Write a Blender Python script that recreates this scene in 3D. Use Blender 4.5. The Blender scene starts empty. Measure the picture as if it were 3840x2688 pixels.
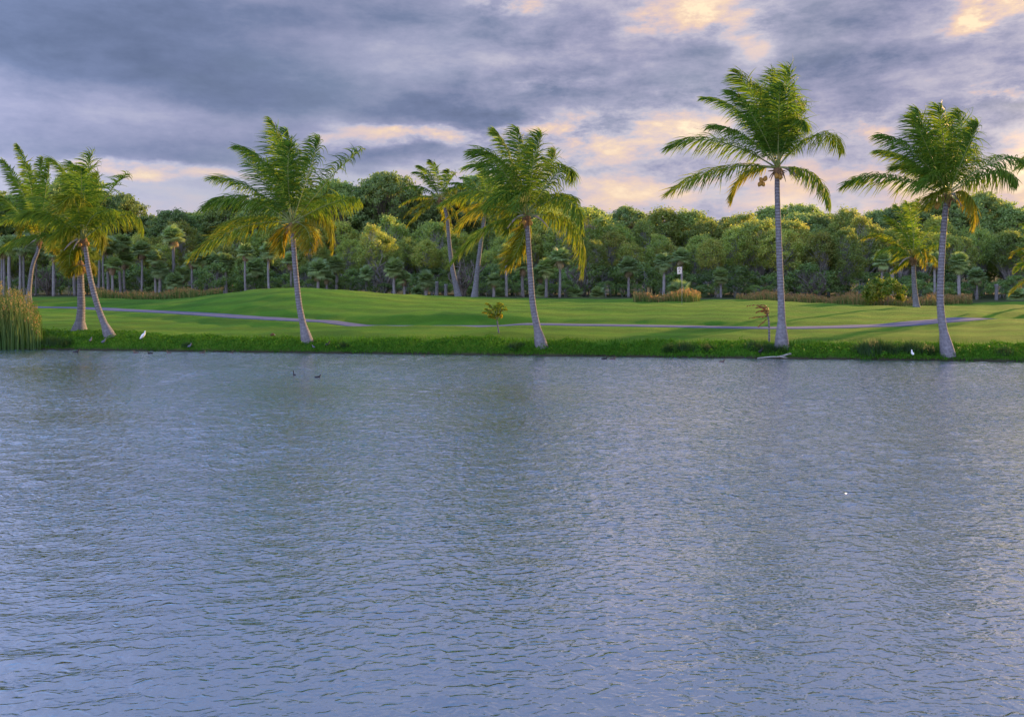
import bpy, math, random
import numpy as np
from mathutils import Vector
R = math.radians
random.seed(7); rng = np.random.default_rng(7)
scn = bpy.context.scene
COL = scn.collection
# ------------------------------------------------------------------ camera
F, CX, HR, EYE = 2000.0, 1148.0, 650.0, 2.9      # focal, centre column, horizon row (2296 px wide picture), eye height above the lake
cam = bpy.data.cameras.new('camera'); cam_o = bpy.data.objects.new('camera', cam); COL.objects.link(cam_o)
cam.sensor_width = 36; cam.lens = 36*F/2296; cam.shift_y = -153.0/2296
cam.clip_start = 0.1; cam.clip_end = 5000
cam_o.location = (0, 0, EYE); cam_o.rotation_euler = (R(90), 0, 0)
scn.camera = cam_o
scn.render.resolution_x = 1024; scn.render.resolution_y = 716
# ------------------------------------------------------------------ light
SUN_AZ, SUN_EL = R(50), R(10.8)
scn.view_settings.view_transform = 'Standard'; scn.view_settings.look = 'None'
scn.view_settings.exposure = 1.0; scn.view_settings.gamma = 1.0
try: scn.view_settings.use_curve_mapping = False
except Exception: pass
sun = bpy.data.lights.new('sun', 'SUN'); sun.energy = 5.0; sun.angle = R(1.0); sun.color = (1.0, 0.60, 0.24)
sun_o = bpy.data.objects.new('sun', sun); COL.objects.link(sun_o)
sd = Vector((math.sin(SUN_AZ)*math.cos(SUN_EL), math.cos(SUN_AZ)*math.cos(SUN_EL), math.sin(SUN_EL)))
sun_o.rotation_euler = sd.to_track_quat('Z', 'Y').to_euler(); sun_o.location = sd*200

class NT:
    """small node-graph helper"""
    def __init__(s, tree): s.t = tree; s.n = tree.nodes; s.l = tree.links
    def node(s, typ, **kw):
        n = s.n.new(typ)
        for k, v in kw.items(): setattr(n, k, v)
        return n
    def put(s, sock, v):
        if hasattr(v, 'is_linked') or isinstance(v, bpy.types.NodeSocket): s.l.new(v, sock)
        else: sock.default_value = v
    def math(s, op, a, b=0.0, c=None, clamp=False):
        n = s.node('ShaderNodeMath', operation=op, use_clamp=clamp)
        s.put(n.inputs[0], a); s.put(n.inputs[1], b)
        if c is not None: s.put(n.inputs[2], c)
        return n.outputs[0]
    def vmath(s, op, a, b=None):
        n = s.node('ShaderNodeVectorMath', operation=op)
        s.put(n.inputs[0], a)
        if b is not None: s.put(n.inputs[1], b)
        return n.outputs['Value'] if op in ('LENGTH', 'DOT_PRODUCT') else n.outputs[0]
    def comb(s, x, y, z=0.0):
        n = s.node('ShaderNodeCombineXYZ')
        s.put(n.inputs[0], x); s.put(n.inputs[1], y); s.put(n.inputs[2], z)
        return n.outputs[0]
    def sep(s, v):
        n = s.node('ShaderNodeSeparateXYZ'); s.put(n.inputs[0], v); return n.outputs
    def noise(s, vec, scale, detail=4, rough=0.5, dist=0.0, lac=2.0):
        n = s.node('ShaderNodeTexNoise')
        s.put(n.inputs['Vector'], vec); n.inputs['Scale'].default_value = scale
        n.inputs['Detail'].default_value = detail; n.inputs['Roughness'].default_value = rough
        n.inputs['Distortion'].default_value = dist; n.inputs['Lacunarity'].default_value = lac
        return n.outputs[0]
    def mapr(s, v, a, b, c=0.0, d=1.0, smooth=False):
        n = s.node('ShaderNodeMapRange', interpolation_type='SMOOTHSTEP' if smooth else 'LINEAR')
        s.put(n.inputs[0], v)
        for i, x in enumerate((a, b, c, d)): s.put(n.inputs[i+1], x)
        return n.outputs[0]
    def mix(s, f, a, b, blend='MIX'):
        n = s.node('ShaderNodeMix', data_type='RGBA', blend_type=blend)
        s.put(n.inputs[0], f); s.put(n.inputs[6], a); s.put(n.inputs[7], b)
        return n.outputs[2]
    def ramp(s, f, stops, interp='LINEAR'):
        n = s.node('ShaderNodeValToRGB'); n.color_ramp.interpolation = interp
        e = n.color_ramp.elements
        while len(e) < len(stops): e.new(0.5)
        for el, (p, c) in zip(e, stops): el.position = p; el.color = (*c, 1)
        s.put(n.inputs[0], f); return n.outputs[0]

# world: Nishita sky behind a broken evening cloud deck, all laid out by direction (azimuth, elevation)
world = bpy.data.worlds.new('World'); scn.world = world; world.use_nodes = True
w = NT(world.node_tree); w.n.clear()
sky = w.node('ShaderNodeTexSky', sky_type='NISHITA'); sky.sun_disc = False
sky.sun_elevation = SUN_EL; sky.sun_rotation = SUN_AZ; sky.dust_density = 2.0
D3 = w.node('ShaderNodeTexCoord').outputs['Generated']
dx, dy, dz = w.sep(D3)
az = w.math('ARCTAN2', dx, dy); el = w.math('ARCSINE', dz)
elp = w.math('MAXIMUM', el, 0.0)
inv = w.math('DIVIDE', 1.0, w.math('ADD', w.math('MAXIMUM', dz, 0.0), 0.16))
plane = w.comb(w.math('MULTIPLY', dx, inv), w.math('MULTIPLY', dy, inv))          # cloud deck seen in perspective
nb = w.noise(plane, 0.75, 4, 0.55, 0.0)
nd = w.noise(w.comb(az, w.math('MULTIPLY', el, 2.4), 3.1), 11.0, 8, 0.66, 0.10)       # billows
ns = w.noise(w.comb(az, w.math('MULTIPLY', el, 5.0), 9.7), 3.2, 4, 0.55, 0.0)      # flat layers
wob = w.noise(w.comb(az, w.math('MULTIPLY', el, 2.0), 17.0), 6.0, 4, 0.55)
wob2 = w.noise(w.comb(az, w.math('MULTIPLY', el, 2.0), 41.0), 8.0, 5, 0.6)
aw = w.math('ADD', az, w.math('MULTIPLY', w.math('SUBTRACT', wob, 0.5), 0.16))
ew = w.math('ADD', el, w.math('MULTIPLY', w.math('SUBTRACT', wob2, 0.5), 0.060))
ae = w.comb(aw, ew)
def blob(px, row, rx, ry, amp, soft=1.0):
    a = math.atan((px-CX)/F); e = math.atan((HR-row)/F*math.cos(a))
    d = w.vmath('LENGTH', w.vmath('MULTIPLY', w.vmath('SUBTRACT', ae, (a, e, 0)), (F/rx, F/ry, 0)))
    return w.math('MULTIPLY', w.mapr(d, 1.25, 1.25-1.15*soft, 0, 1, True), amp)
# base brightness: glow low down, calmer deck above
t = w.mapr(el, 0.04, 0.16, 0.69, 0.40, True)
t = w.math('ADD', t, w.math('MULTIPLY', w.math('SUBTRACT', nb, 0.5), 0.30))
t = w.math('ADD', t, w.math('MULTIPLY', w.math('SUBTRACT', ns, 0.5), 0.34))
for b in [(120, 80, 640, 130, -0.27), (420, 10, 420, 70, -0.12), (90, 262, 380, 55, 0.07), (980, 225, 620, 70, -0.17, .7),
          (330, 318, 560, 52, -0.15, .7), (900, 30, 330, 60, -0.10), (1880, 110, 270, 130, -0.13), (2050, 330, 270, 48, -0.10),
          (1440, 352, 130, 48, -0.16), (870, 350, 150, 35, -0.10)]:
    t = w.math('ADD', t, blob(*b))
br = blob(1040, 306, 330, 22, 0.34, .8)
for b in [(360, 380, 240, 22, 0.26, .8), (740, 322, 120, 15, 0.22), (1390, 300, 270, 62, 0.27), (1560, 258, 130, 50, 0.22),
          (1530, 40, 140, 60, 0.40), (1170, 6, 110, 30, 0.40), (2280, 5, 130, 50, 0.50), (2155, 52, 75, 34, 0.38), (1920, 275, 60, 38, 0.26),
          (2190, 215, 70, 26, 0.38), (1560, 215, 100, 30, 0.16), (1250, 190, 150, 22, 0.14), (2090, 395, 260, 30, 0.16), (1500, 400, 620, 110, 0.15), (1690, 70, 90, 120, 0.20), (1000, 400, 500, 60, 0.06), (2949, 330, 760, 330, 0.38)]:
    br = w.math('ADD', br, blob(*b))
puff = w.mapr(nd, 0.36, 0.62, 0.35, 1.45)
t = w.math('ADD', t, w.math('MULTIPLY', br, puff))
t = w.math('ADD', t, w.math('MULTIPLY', w.math('SUBTRACT', nd, 0.5), w.mapr(az, -0.25, 0.10, 0.38, 0.92, True)))
cl = w.ramp(t, [(0.0, (0.054, 0.070, 0.116)), (0.2, (0.094, 0.112, 0.180)), (0.40, (0.182, 0.182, 0.258)), (0.55, (0.27, 0.255, 0.31)),
                (0.68, (0.365, 0.285, 0.285)), (0.84, (0.455, 0.335, 0.255)), (1.0, (0.55, 0.435, 0.30))])
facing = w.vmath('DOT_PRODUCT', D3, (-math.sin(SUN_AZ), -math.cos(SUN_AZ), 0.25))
fill_boost = w.mapr(facing, -0.35, 0.9, 1.0, 3.5, True)      # unseen clouds across from the sun brightened, added fill for camera-facing sides
cl = w.mix(1.0, cl, w.comb(fill_boost, fill_boost, fill_boost), 'MULTIPLY')
cl = w.mix(w.mapr(el, R(24), R(60), 0.0, 1.0, True), cl, w.mix(1.0, cl, (0.68, 1.02, 1.24, 1), 'MULTIPLY'))      # bluer overhead
left = w.mapr(az, -0.55, 0.35, 1.0, 0.0, True)
cl = w.mix(w.math('MULTIPLY', left, 0.55), cl, w.mix(1.0, cl, (0.90, 1.03, 1.13, 1), 'MULTIPLY'))
cover = w.mapr(w.noise(plane, 1.3, 4, 0.5), 0.30, 0.55, 0.86, 1.0)
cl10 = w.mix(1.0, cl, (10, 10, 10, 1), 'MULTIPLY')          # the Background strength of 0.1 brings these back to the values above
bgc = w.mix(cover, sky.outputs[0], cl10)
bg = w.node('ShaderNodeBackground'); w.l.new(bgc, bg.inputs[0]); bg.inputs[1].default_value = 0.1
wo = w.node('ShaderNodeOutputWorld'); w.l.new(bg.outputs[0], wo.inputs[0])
try: world.cycles.sampling_method = 'MANUAL'; world.cycles.sample_map_resolution = 512
except Exception: pass

# ------------------------------------------------------------------ object helpers
def P(px, row, D): return Vector(((px-CX)/F*D, D, EYE-(row-HR)/F*D))
def tag(o, label=None, cat=None, group=None, kind=None):
    if label: o['label'] = label
    if cat: o['category'] = cat
    if group: o['group'] = group
    if kind: o['kind'] = kind
    return o
def obj(name, me, mat=None, parent=None):
    o = bpy.data.objects.new(name, me); COL.objects.link(o)
    if mat is not None and not me.materials: me.materials.append(mat)
    if parent: o.parent = parent
    return o
def empty(name, loc, rz=0.0, sc=1.0):
    o = bpy.data.objects.new(name, None); COL.objects.link(o); o.empty_display_size = 0.2
    o.location = loc; o.rotation_euler = (0, 0, rz); o.scale = (sc, sc, sc) if not hasattr(sc, '__len__') else sc
    return o
def mesh_np(name, v, f, col=None, smooth=False, mat=None):
    """v (N,3), f (M,k) numpy; col (N,4) optional point colours"""
    me = bpy.data.meshes.new(name); v = np.asarray(v, dtype=np.float32); f = np.asarray(f, dtype=np.int32); k = f.shape[1]
    me.vertices.add(len(v)); me.vertices.foreach_set('co', v.ravel())
    me.loops.add(f.size); me.loops.foreach_set('vertex_index', f.ravel())
    me.polygons.add(len(f)); me.polygons.foreach_set('loop_start', np.arange(0, f.size, k, dtype=np.int32))
    try: me.polygons.foreach_set('loop_total', np.full(len(f), k, dtype=np.int32))
    except Exception: pass
    me.update(calc_edges=True)
    me.polygons.foreach_set('use_smooth', np.full(len(f), smooth, dtype=bool))
    if col is not None:
        a = me.color_attributes.new('tint', 'FLOAT_COLOR', 'POINT'); a.data.foreach_set('color', np.asarray(col, dtype=np.float32).ravel())
    if mat is not None: me.materials.append(mat)
    me.validate(); return me
def join(parts):
    """parts: list of (v, f, col) quads -> one"""
    vs, fs, cs, o = [], [], [], 0
    for p in parts:
        vs.append(p[0]); fs.append(p[1]+o); o += len(p[0])
        cs.append(p[2] if len(p) > 2 and p[2] is not None else np.zeros((len(p[0]), 4)))
    return np.concatenate(vs), np.concatenate(fs), np.concatenate(cs)
def unit(a): return a/np.maximum(np.linalg.norm(a, axis=-1, keepdims=True), 1e-9)
def tube(pts, rad, n=8, cap=True, colh=False):
    """loft of circles along pts; quads only (caps collapse to the axis)"""
    pts = np.asarray(pts, float); rad = np.broadcast_to(np.asarray(rad, float), (len(pts),)).copy()
    if cap:
        pts = np.concatenate([pts[:1], pts, pts[-1:]]); rad = np.concatenate([[1e-4], rad, [1e-4]])
    T = np.gradient(pts, axis=0)
    T[np.linalg.norm(T, axis=1) < 1e-7] = pts[-1]-pts[0]
    T = unit(T)
    ref = np.array([0, 1.0, 0]) if abs(T[:, 1]).mean() < 0.8 else np.array([1.0, 0, 0])
    A = unit(np.cross(T, ref)); B = np.cross(T, A)
    th = np.linspace(0, 2*math.pi, n, endpoint=False)
    v = pts[:, None]+rad[:, None, None]*(A[:, None]*np.cos(th)[None, :, None]+B[:, None]*np.sin(th)[None, :, None])
    m = len(pts); i = np.arange(m-1)[:, None]*n; j = np.arange(n)[None]; j2 = (j+1) % n
    f = np.stack([i+j, i+j2, i+n+j2, i+n+j], -1).reshape(-1, 4)
    c = np.zeros((m*n, 4))
    if colh:
        L = np.concatenate([[0], np.cumsum(np.linalg.norm(np.diff(pts, axis=0), axis=1))])
        c[:, 0] = np.repeat(L, n); c[:, 1] = np.repeat(L/max(L[-1], 1e-6), n); c[:, 3] = 1
    return v.reshape(-1, 3), f, c
def spline(pts, n):
    """Catmull-Rom through pts"""
    p = np.asarray(pts, float); p = np.concatenate([[2*p[0]-p[1]], p, [2*p[-1]-p[-2]]])
    out = []; t = np.linspace(0, len(p)-3, n)
    for x in t:
        i = min(int(x), len(p)-4); u = x-i; a, b, c, d = p[i:i+4]
        out.append(0.5*((2*b)+(-a+c)*u+(2*a-5*b+4*c-d)*u*u+(-a+3*b-3*c+d)*u**3))
    return np.array(out)

# ------------------------------------------------------------------ materials
def new_mat(name):
    m = bpy.data.materials.new(name); m.use_nodes = True; t = NT(m.node_tree); t.n.clear()
    out = t.node('ShaderNodeOutputMaterial'); return m, t, out
def principled(t, out, col, rough=0.8, spec=0.3, normal=None):
    p = t.node('ShaderNodeBsdfPrincipled'); t.put(p.inputs['Base Color'], col); t.put(p.inputs['Roughness'], rough)
    p.inputs['Specular IOR Level'].default_value = spec
    if normal is not None: t.l.new(normal, p.inputs['Normal'])
    t.l.new(p.outputs[0], out.inputs[0]); return p
def bump(t, h, strength=0.5, dist=0.05):
    b = t.node('ShaderNodeBump'); b.inputs['Strength'].default_value = strength; b.inputs['Distance'].default_value = dist
    t.put(b.inputs['Height'], h); return b.outputs[0]
def pos(t): return t.node('ShaderNodeNewGeometry').outputs['Position']
def objc(t): return t.node('ShaderNodeTexCoord').outputs['Object']
def plain(name, c, rough=0.7, spec=0.3, var=0.25, scale=6):
    m, t, out = new_mat(name)
    n = t.noise(objc(t), scale, 4, 0.6)
    col = t.mix(t.mapr(n, 0.3, 0.7), (*[x*(1-var) for x in c], 1), (*[min(1, x*(1+var)) for x in c], 1))
    principled(t, out, col, rough, spec); return m
def leaf_mat(name, stops, trans=0.45, gloss=0.4, tgain=(1.9, 1.6, 0.9), objvar=0.25, use_tint=True):
    """two-sided leaf: reflecting and letting light through; tint.r runs along the colour stops, tint.g varies value"""
    m, t, out = new_mat(name)
    a = t.node('ShaderNodeAttribute', attribute_name='tint'); r, g, b = t.sep(a.outputs['Color'])
    rnd = t.node('ShaderNodeObjectInfo').outputs['Random']
    f = t.math('ADD', r, t.math('MULTIPLY', t.math('SUBTRACT', rnd, 0.5), objvar), clamp=True)
    col = t.ramp(f, stops)
    val = t.math('ADD', 0.72, t.math('MULTIPLY', g, 0.56))
    val = t.math('MULTIPLY', val, t.math('ADD', 1.0-objvar*0.5, t.math('MULTIPLY', t.math('FRACT', t.math('MULTIPLY', rnd, 7.31)), objvar)))
    col = t.mix(1.0, col, t.comb(val, val, val), 'MULTIPLY')
    p = t.node('ShaderNodeBsdfPrincipled'); t.l.new(col, p.inputs['Base Color']); p.inputs['Roughness'].default_value = 0.55
    p.inputs['Specular IOR Level'].default_value = gloss
    tr = t.node('ShaderNodeBsdfTranslucent'); t.l.new(t.mix(1.0, col, (*tgain, 1), 'MULTIPLY'), tr.inputs[0])
    ms = t.node('ShaderNodeMixShader'); ms.inputs[0].default_value = trans
    t.l.new(p.outputs[0], ms.inputs[1]); t.l.new(tr.outputs[0], ms.inputs[2]); t.l.new(ms.outputs[0], out.inputs[0])
    return m
M = {}
M['palm'] = leaf_mat('palm_leaflets', [(0, (0.052, 0.145, 0.026)), (0.35, (0.125, 0.20, 0.024)), (0.7, (0.19, 0.19, 0.02)), (1, (0.32, 0.21, 0.025))], 0.5, 0.08, (2.0, 1.55, 0.7), 0.0)
M['deadfrond'] = leaf_mat('dead_leaflets', [(0, (0.13, 0.06, 0.03)), (1, (0.22, 0.10, 0.05))], 0.25, 0.2, (1.2, 1.1, 1.0), 0.0)
M['sabal'] = leaf_mat('fan_leaves', [(0, (0.19, 0.28, 0.13)), (0.5, (0.27, 0.36, 0.12)), (0.8, (0.32, 0.30, 0.17)), (1, (0.33, 0.24, 0.16))], 0.35, 0.45, (1.5, 1.5, 0.8), 0.30)
M['darkleaf'] = leaf_mat('dark_foliage', [(0, (0.17, 0.26, 0.11)), (1, (0.27, 0.34, 0.11))], 0.48, 0.3, (1.5, 1.5, 0.7), 0.6)
M['oliveleaf'] = leaf_mat('olive_foliage', [(0, (0.20, 0.295, 0.10)), (0.6, (0.30, 0.36, 0.10)), (1, (0.40, 0.36, 0.11))], 0.52, 0.3, (1.6, 1.5, 0.7), 0.6)
M['shrub'] = leaf_mat('shrub_foliage', [(0, (0.13, 0.215, 0.085)), (1, (0.21, 0.285, 0.085))], 0.45, 0.3, (1.5, 1.5, 0.7), 0.6)
M['golden'] = leaf_mat('golden_foliage', [(0, (0.07, 0.17, 0.02)), (0.55, (0.13, 0.21, 0.022)), (1, (0.26, 0.26, 0.04))], 0.4, 0.4, (1.7, 1.4, 0.7), 0.0)
M['bank'] = leaf_mat('bank_leaves', [(0, (0.035, 0.125, 0.012)), (0.6, (0.065, 0.175, 0.015)), (1, (0.11, 0.20, 0.025))], 0.30, 0.04, (1.5, 1.5, 0.6), 0.0)
M['tuft'] = leaf_mat('dark_sedge', [(0, (0.022, 0.060, 0.020)), (1, (0.040, 0.085, 0.025))], 0.3, 0.2, (1.4, 1.4, 0.7), 0.1)
M['reed'] = leaf_mat('reeds', [(0, (0.050, 0.125, 0.028)), (0.5, (0.14, 0.18, 0.05)), (0.8, (0.34, 0.25, 0.11)), (1, (0.36, 0.17, 0.08))], 0.35, 0.2, (1.4, 1.3, 0.8), 0.0)
M['fibre'] = plain('palm_fibre', (0.16, 0.10, 0.055), 0.9, 0.1, 0.4, 14)
M['coconut'] = plain('coconut_husk', (0.30, 0.16, 0.03), 0.6, 0.3, 0.3, 5)
M['oldnut'] = plain('old_husk', (0.13, 0.075, 0.04), 0.8, 0.2, 0.3, 12)
M['midrib'] = plain('midrib', (0.20, 0.24, 0.07), 0.45, 0.5, 0.25, 2)
M['deadrib'] = plain('dead_midrib', (0.20, 0.13, 0.08), 0.7, 0.3, 0.25, 2)
M['spathe'] = plain('spathe', (0.30, 0.27, 0.25), 0.7, 0.3, 0.25, 3)
M['white'] = plain('white_feathers', (0.78, 0.78, 0.80), 0.6, 0.2, 0.04, 10)
M['greybird'] = plain('grey_feathers', (0.12, 0.13, 0.18), 0.6, 0.2, 0.2, 20)
M['blackbird'] = plain('black_feathers', (0.02, 0.02, 0.024), 0.6, 0.3, 0.2, 20)
M['brownbird'] = plain('brown_feathers', (0.09, 0.06, 0.05), 0.6, 0.3, 0.3, 30)
M['bill'] = plain('bill_horn', (0.35, 0.26, 0.05), 0.5, 0.3, 0.1, 5)
M['birdleg'] = plain('bird_leg', (0.03, 0.035, 0.03), 0.6, 0.3, 0.1, 5)
M['flagcloth'] = plain('flag_cloth', (0.80, 0.70, 0.66), 0.8, 0.1, 0.04, 3)
M['flagink'] = plain('flag_ink', (0.22, 0.12, 0.10), 0.8, 0.1, 0.05, 3)
M['pin'] = plain('pin_paint', (0.22, 0.25, 0.27), 0.45, 0.4, 0.1, 2)
M['wood'] = plain('bleached_wood', (0.33, 0.31, 0.30), 0.85, 0.2, 0.25, 8)

def bark_palm():
    m, t, out = new_mat('ringed_palm_bark')
    a = t.node('ShaderNodeAttribute', attribute_name='tint'); h, fr, _ = t.sep(a.outputs['Color'])
    oc = objc(t)
    n = t.noise(oc, 9, 5, 0.65); n2 = t.noise(oc, 2.2, 4, 0.6)
    hh = t.math('ADD', h, t.math('MULTIPLY', n, 0.05))
    ring = t.math('FRACT', t.math('MULTIPLY', hh, 1/0.135))
    dark = t.math('MULTIPLY', t.mapr(ring, 0.62, 0.9, 0, 1, True), t.mapr(fr, 0.12, 0.35, 0.15, 1.0))
    base = t.ramp(n, [(0.25, (0.10, 0.10, 0.115)), (0.5, (0.17, 0.17, 0.19)), (0.75, (0.26, 0.26, 0.285))])
    base = t.mix(t.mapr(n2, 0.58, 0.72, 0, 0.75, True), base, (0.13, 0.125, 0.12, 1))
    col = t.mix(t.math('MULTIPLY', dark, 0.88), base, (0.085, 0.075, 0.075, 1))
    nrm = bump(t, t.math('SUBTRACT', n, dark), 0.6, 0.03)
    principled(t, out, col, 0.85, 0.2, nrm); return m
M['barkpalm'] = bark_palm()
def bark(name, c, sc=5):
    m, t, out = new_mat(name)
    oc = objc(t); v = t.vmath('MULTIPLY', oc, (1, 1, 0.35))
    n = t.noise(v, sc, 5, 0.65)
    rnd = t.node('ShaderNodeObjectInfo').outputs['Random']
    col = t.ramp(n, [(0.25, tuple(x*0.55 for x in c)), (0.55, c), (0.8, tuple(min(1, x*1.35) for x in c))])
    k = t.mapr(rnd, 0, 1, 0.75, 1.2); col = t.mix(1.0, col, t.comb(k, k, k), 'MULTIPLY')
    principled(t, out, col, 0.9, 0.15, bump(t, n, 0.5, 0.05)); return m
M['barkpale'] = bark('pale_bark', (0.40, 0.39, 0.40)); M['barkdark'] = bark('brown_bark', (0.16, 0.145, 0.13)); M['barksabal'] = bark('sabal_bark', (0.25, 0.245, 0.25), 8)

def grass_mat():
    m, t, out = new_mat('ground_cover'); p = pos(t); x, y, z = t.sep(p)
    big = t.noise(p, 0.16, 4, 0.55); mid = t.noise(t.vmath('MULTIPLY', p, (0.55, 1.4, 1)), 1.1, 5, 0.6); fine = t.noise(p, 26, 3, 0.7)
    f = t.math('ADD', t.math('MULTIPLY', big, 0.55), t.math('MULTIPLY', mid, 0.45))
    g = t.ramp(f, [(0.30, (0.042, 0.135, 0.007)), (0.48, (0.078, 0.182, 0.010)), (0.62, (0.125, 0.205, 0.014)), (0.75, (0.170, 0.205, 0.025))])
    mow = t.math('SINE', t.math('MULTIPLY', t.math('ADD', t.math('ADD', y, t.math('MULTIPLY', x, 0.12)), t.math('MULTIPLY', big, 5.0)), 2.6))
    km = t.mapr(mow, -0.6, 0.6, 0.88, 1.10, True)
    k = t.math('MULTIPLY', km, t.mapr(fine, 0.25, 0.75, 0.62, 1.35)); g = t.mix(1.0, g, t.comb(k, k, k), 'MULTIPLY')
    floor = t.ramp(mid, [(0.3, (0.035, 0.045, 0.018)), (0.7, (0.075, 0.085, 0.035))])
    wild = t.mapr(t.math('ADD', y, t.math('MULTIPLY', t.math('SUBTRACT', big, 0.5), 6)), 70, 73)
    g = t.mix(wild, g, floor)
    mud = t.mapr(z, 0.04, 0.16, 1, 0); g = t.mix(mud, g, (0.05, 0.045, 0.03, 1))
    principled(t, out, g, 0.9, 0.15, bump(t, t.math('ADD', fine, t.math('MULTIPLY', mid, 0.6)), 0.7, 0.06)); return m
M['grass'] = grass_mat()
def path_mat():
    m, t, out = new_mat('path_concrete'); p = pos(t)
    n = t.noise(p, 1.6, 5, 0.6); f = t.noise(p, 40, 3, 0.7)
    c = t.ramp(t.math('ADD', t.math('MULTIPLY', n, 0.7), t.math('MULTIPLY', f, 0.3)), [(0.3, (0.070, 0.080, 0.145)), (0.7, (0.125, 0.135, 0.225))])
    principled(t, out, c, 0.85, 0.2, bump(t, f, 0.3, 0.01)); return m
M['path'] = path_mat()
def water_mat():
    m, t, out = new_mat('lake_water'); p = pos(t); x, y, z = t.sep(p)
    rot = t.node('ShaderNodeVectorRotate', rotation_type='Z_AXIS'); t.l.new(p, rot.inputs['Vector']); rot.inputs['Angle'].default_value = R(-8)
    q = t.vmath('MULTIPLY', rot.outputs[0], (0.75, 1, 1))
    b0 = t.noise(q, 9.5, 1.0, 0.5, 0.2)
    q2 = t.vmath('ADD', q, t.comb(0.0, t.math('MULTIPLY', t.math('SUBTRACT', b0, 0.5), -0.20), 0.0))      # wind-driven ripples are steeper on the lee side
    b = t.noise(q2, 9.5, 1.5, 0.5, 0.2); c = t.noise(q, 30.0, 2, 0.5, 0.2)          # ripples finer than the modelled waves
    sh = t.math('POWER', b, 1.3)
    amp = t.math('MULTIPLY', t.mapr(y, 5.5, 14, 0.28, 1.0, True), t.mapr(t.noise(t.vmath('MULTIPLY', p, (0.35, 1, 1)), 0.22, 3, 0.5), 0.35, 0.65, 0.70, 1.25))                                           # water sheltered by the near bank is calmer
    h = t.math('MULTIPLY', t.math('ADD', t.math('MULTIPLY', sh, 0.052), t.math('MULTIPLY', c, 0.005)), amp)
    nrm = bump(t, h, 1.0, 1.0)
    fr = t.node('ShaderNodeFresnel'); fr.inputs['IOR'].default_value = 1.36; t.l.new(nrm, fr.inputs['Normal'])
    df = t.node('ShaderNodeBsdfDiffuse'); df.inputs[0].default_value = (0.010, 0.078, 0.175, 1)
    gl = t.node('ShaderNodeBsdfGlossy'); gl.inputs['Roughness'].default_value = 0.10; gl.inputs[0].default_value = (0.93, 0.97, 1, 1); t.l.new(nrm, gl.inputs['Normal'])
    ms = t.node('ShaderNodeMixShader'); t.l.new(t.math('MULTIPLY_ADD', fr.outputs[0], 2.4, 0.32, clamp=True), ms.inputs[0]); t.l.new(df.outputs[0], ms.inputs[1]); t.l.new(gl.outputs[0], ms.inputs[2])
    t.l.new(ms.outputs[0], out.inputs[0]); return m
M['water'] = water_mat()

# ------------------------------------------------------------------ terrain
def shoreD(px): return EYE*F/(782+28*min(max(px, -300), 2600)/2296-HR)
# profiles: (distance, picture row of the surface there), nearest first; rows turn into heights
PROF = {
 -300: [(48, 735), (55, 700), (63, 675), (70, 668), (80, 662)],
 100: [(47, 735), (52, 713), (57, 698), (60, 690), (66, 666), (70, 667), (80, 662)],
 230: [(46.2, 741), (52, 714), (57, 698), (61, 682), (64.5, 665), (68, 667), (80, 662)],
 345: [(45.8, 745), (51, 719), (55.5, 700), (58, 692), (62, 677), (66, 675), (70, 668), (80, 661)],
 470: [(45.4, 747), (50, 722), (53.5, 706), (57, 690), (60, 673), (64, 664), (69, 664), (80, 661)],
 600: [(44.8, 749), (48, 730), (50, 716), (52, 706), (55, 682), (58, 656), (61, 643), (64, 641), (70, 653), (80, 660)],
 700: [(44.4, 750), (48.3, 726), (50.5, 713), (52, 708), (55, 685), (58, 659), (61, 646), (64, 644), (70, 655), (80, 660)],
 820: [(43.8, 750), (46.6, 727), (48, 727), (49.1, 726), (50.4, 722), (52.2, 705), (54, 694), (57, 676), (60, 659), (63, 653), (70, 658), (80, 660)],
 940: [(43.2, 750), (46.3, 726), (47.5, 727), (48.7, 727), (50, 723), (52, 696), (54.5, 693), (58, 678), (61.5, 664), (65, 662), (72, 662), (80, 662)],
 1148: [(42.2, 753), (45.8, 730), (48.3, 727), (49.5, 722), (51, 706), (53, 694), (55.5, 693), (58, 683), (61.5, 672), (66, 670), (72, 668), (80, 664)],
 1350: [(41.2, 756), (44.5, 740), (47.3, 730), (49.5, 715), (51.5, 707), (53, 705), (56, 685), (60, 678), (66, 673), (80, 665)],
 1530: [(40.3, 758), (44, 742), (46.6, 733), (48.5, 718), (50.5, 710), (52, 707), (55, 687), (59, 682), (63, 678), (66, 673), (80, 665)],
 1660: [(39.8, 760), (43, 747), (46, 735), (48.5, 719), (52, 702), (55, 690), (58, 683), (61, 674), (64, 667), (68, 674), (80, 667)],
 1800: [(39.2, 762), (43, 746), (45.6, 736), (48, 724), (51, 708), (55, 690), (60, 678), (63, 677), (68, 682), (80, 668)],
 1960: [(38.4, 764), (42, 748), (46, 731), (49, 718), (53, 700), (57, 688), (60, 686), (66, 687), (80, 669)],
 2150: [(37.6, 765), (41, 750), (44, 737), (46.5, 722), (48.2, 716), (50, 712), (54, 697), (58, 687), (62, 686), (68, 685), (80, 669)],
 2300: [(37, 766), (41, 748), (45, 722), (47.6, 708), (50.5, 710), (52.5, 706), (55, 697), (60, 682), (64, 680), (80, 669)],
 2700: [(37, 766), (41, 748), (45, 727), (49, 711), (55, 695), (60, 682), (64, 680), (80, 669)],
}
TD = np.arange(20, 140, 0.25); TU = np.arange(-300, 2701, 20.0)
cols = sorted(PROF); CT = []
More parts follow.
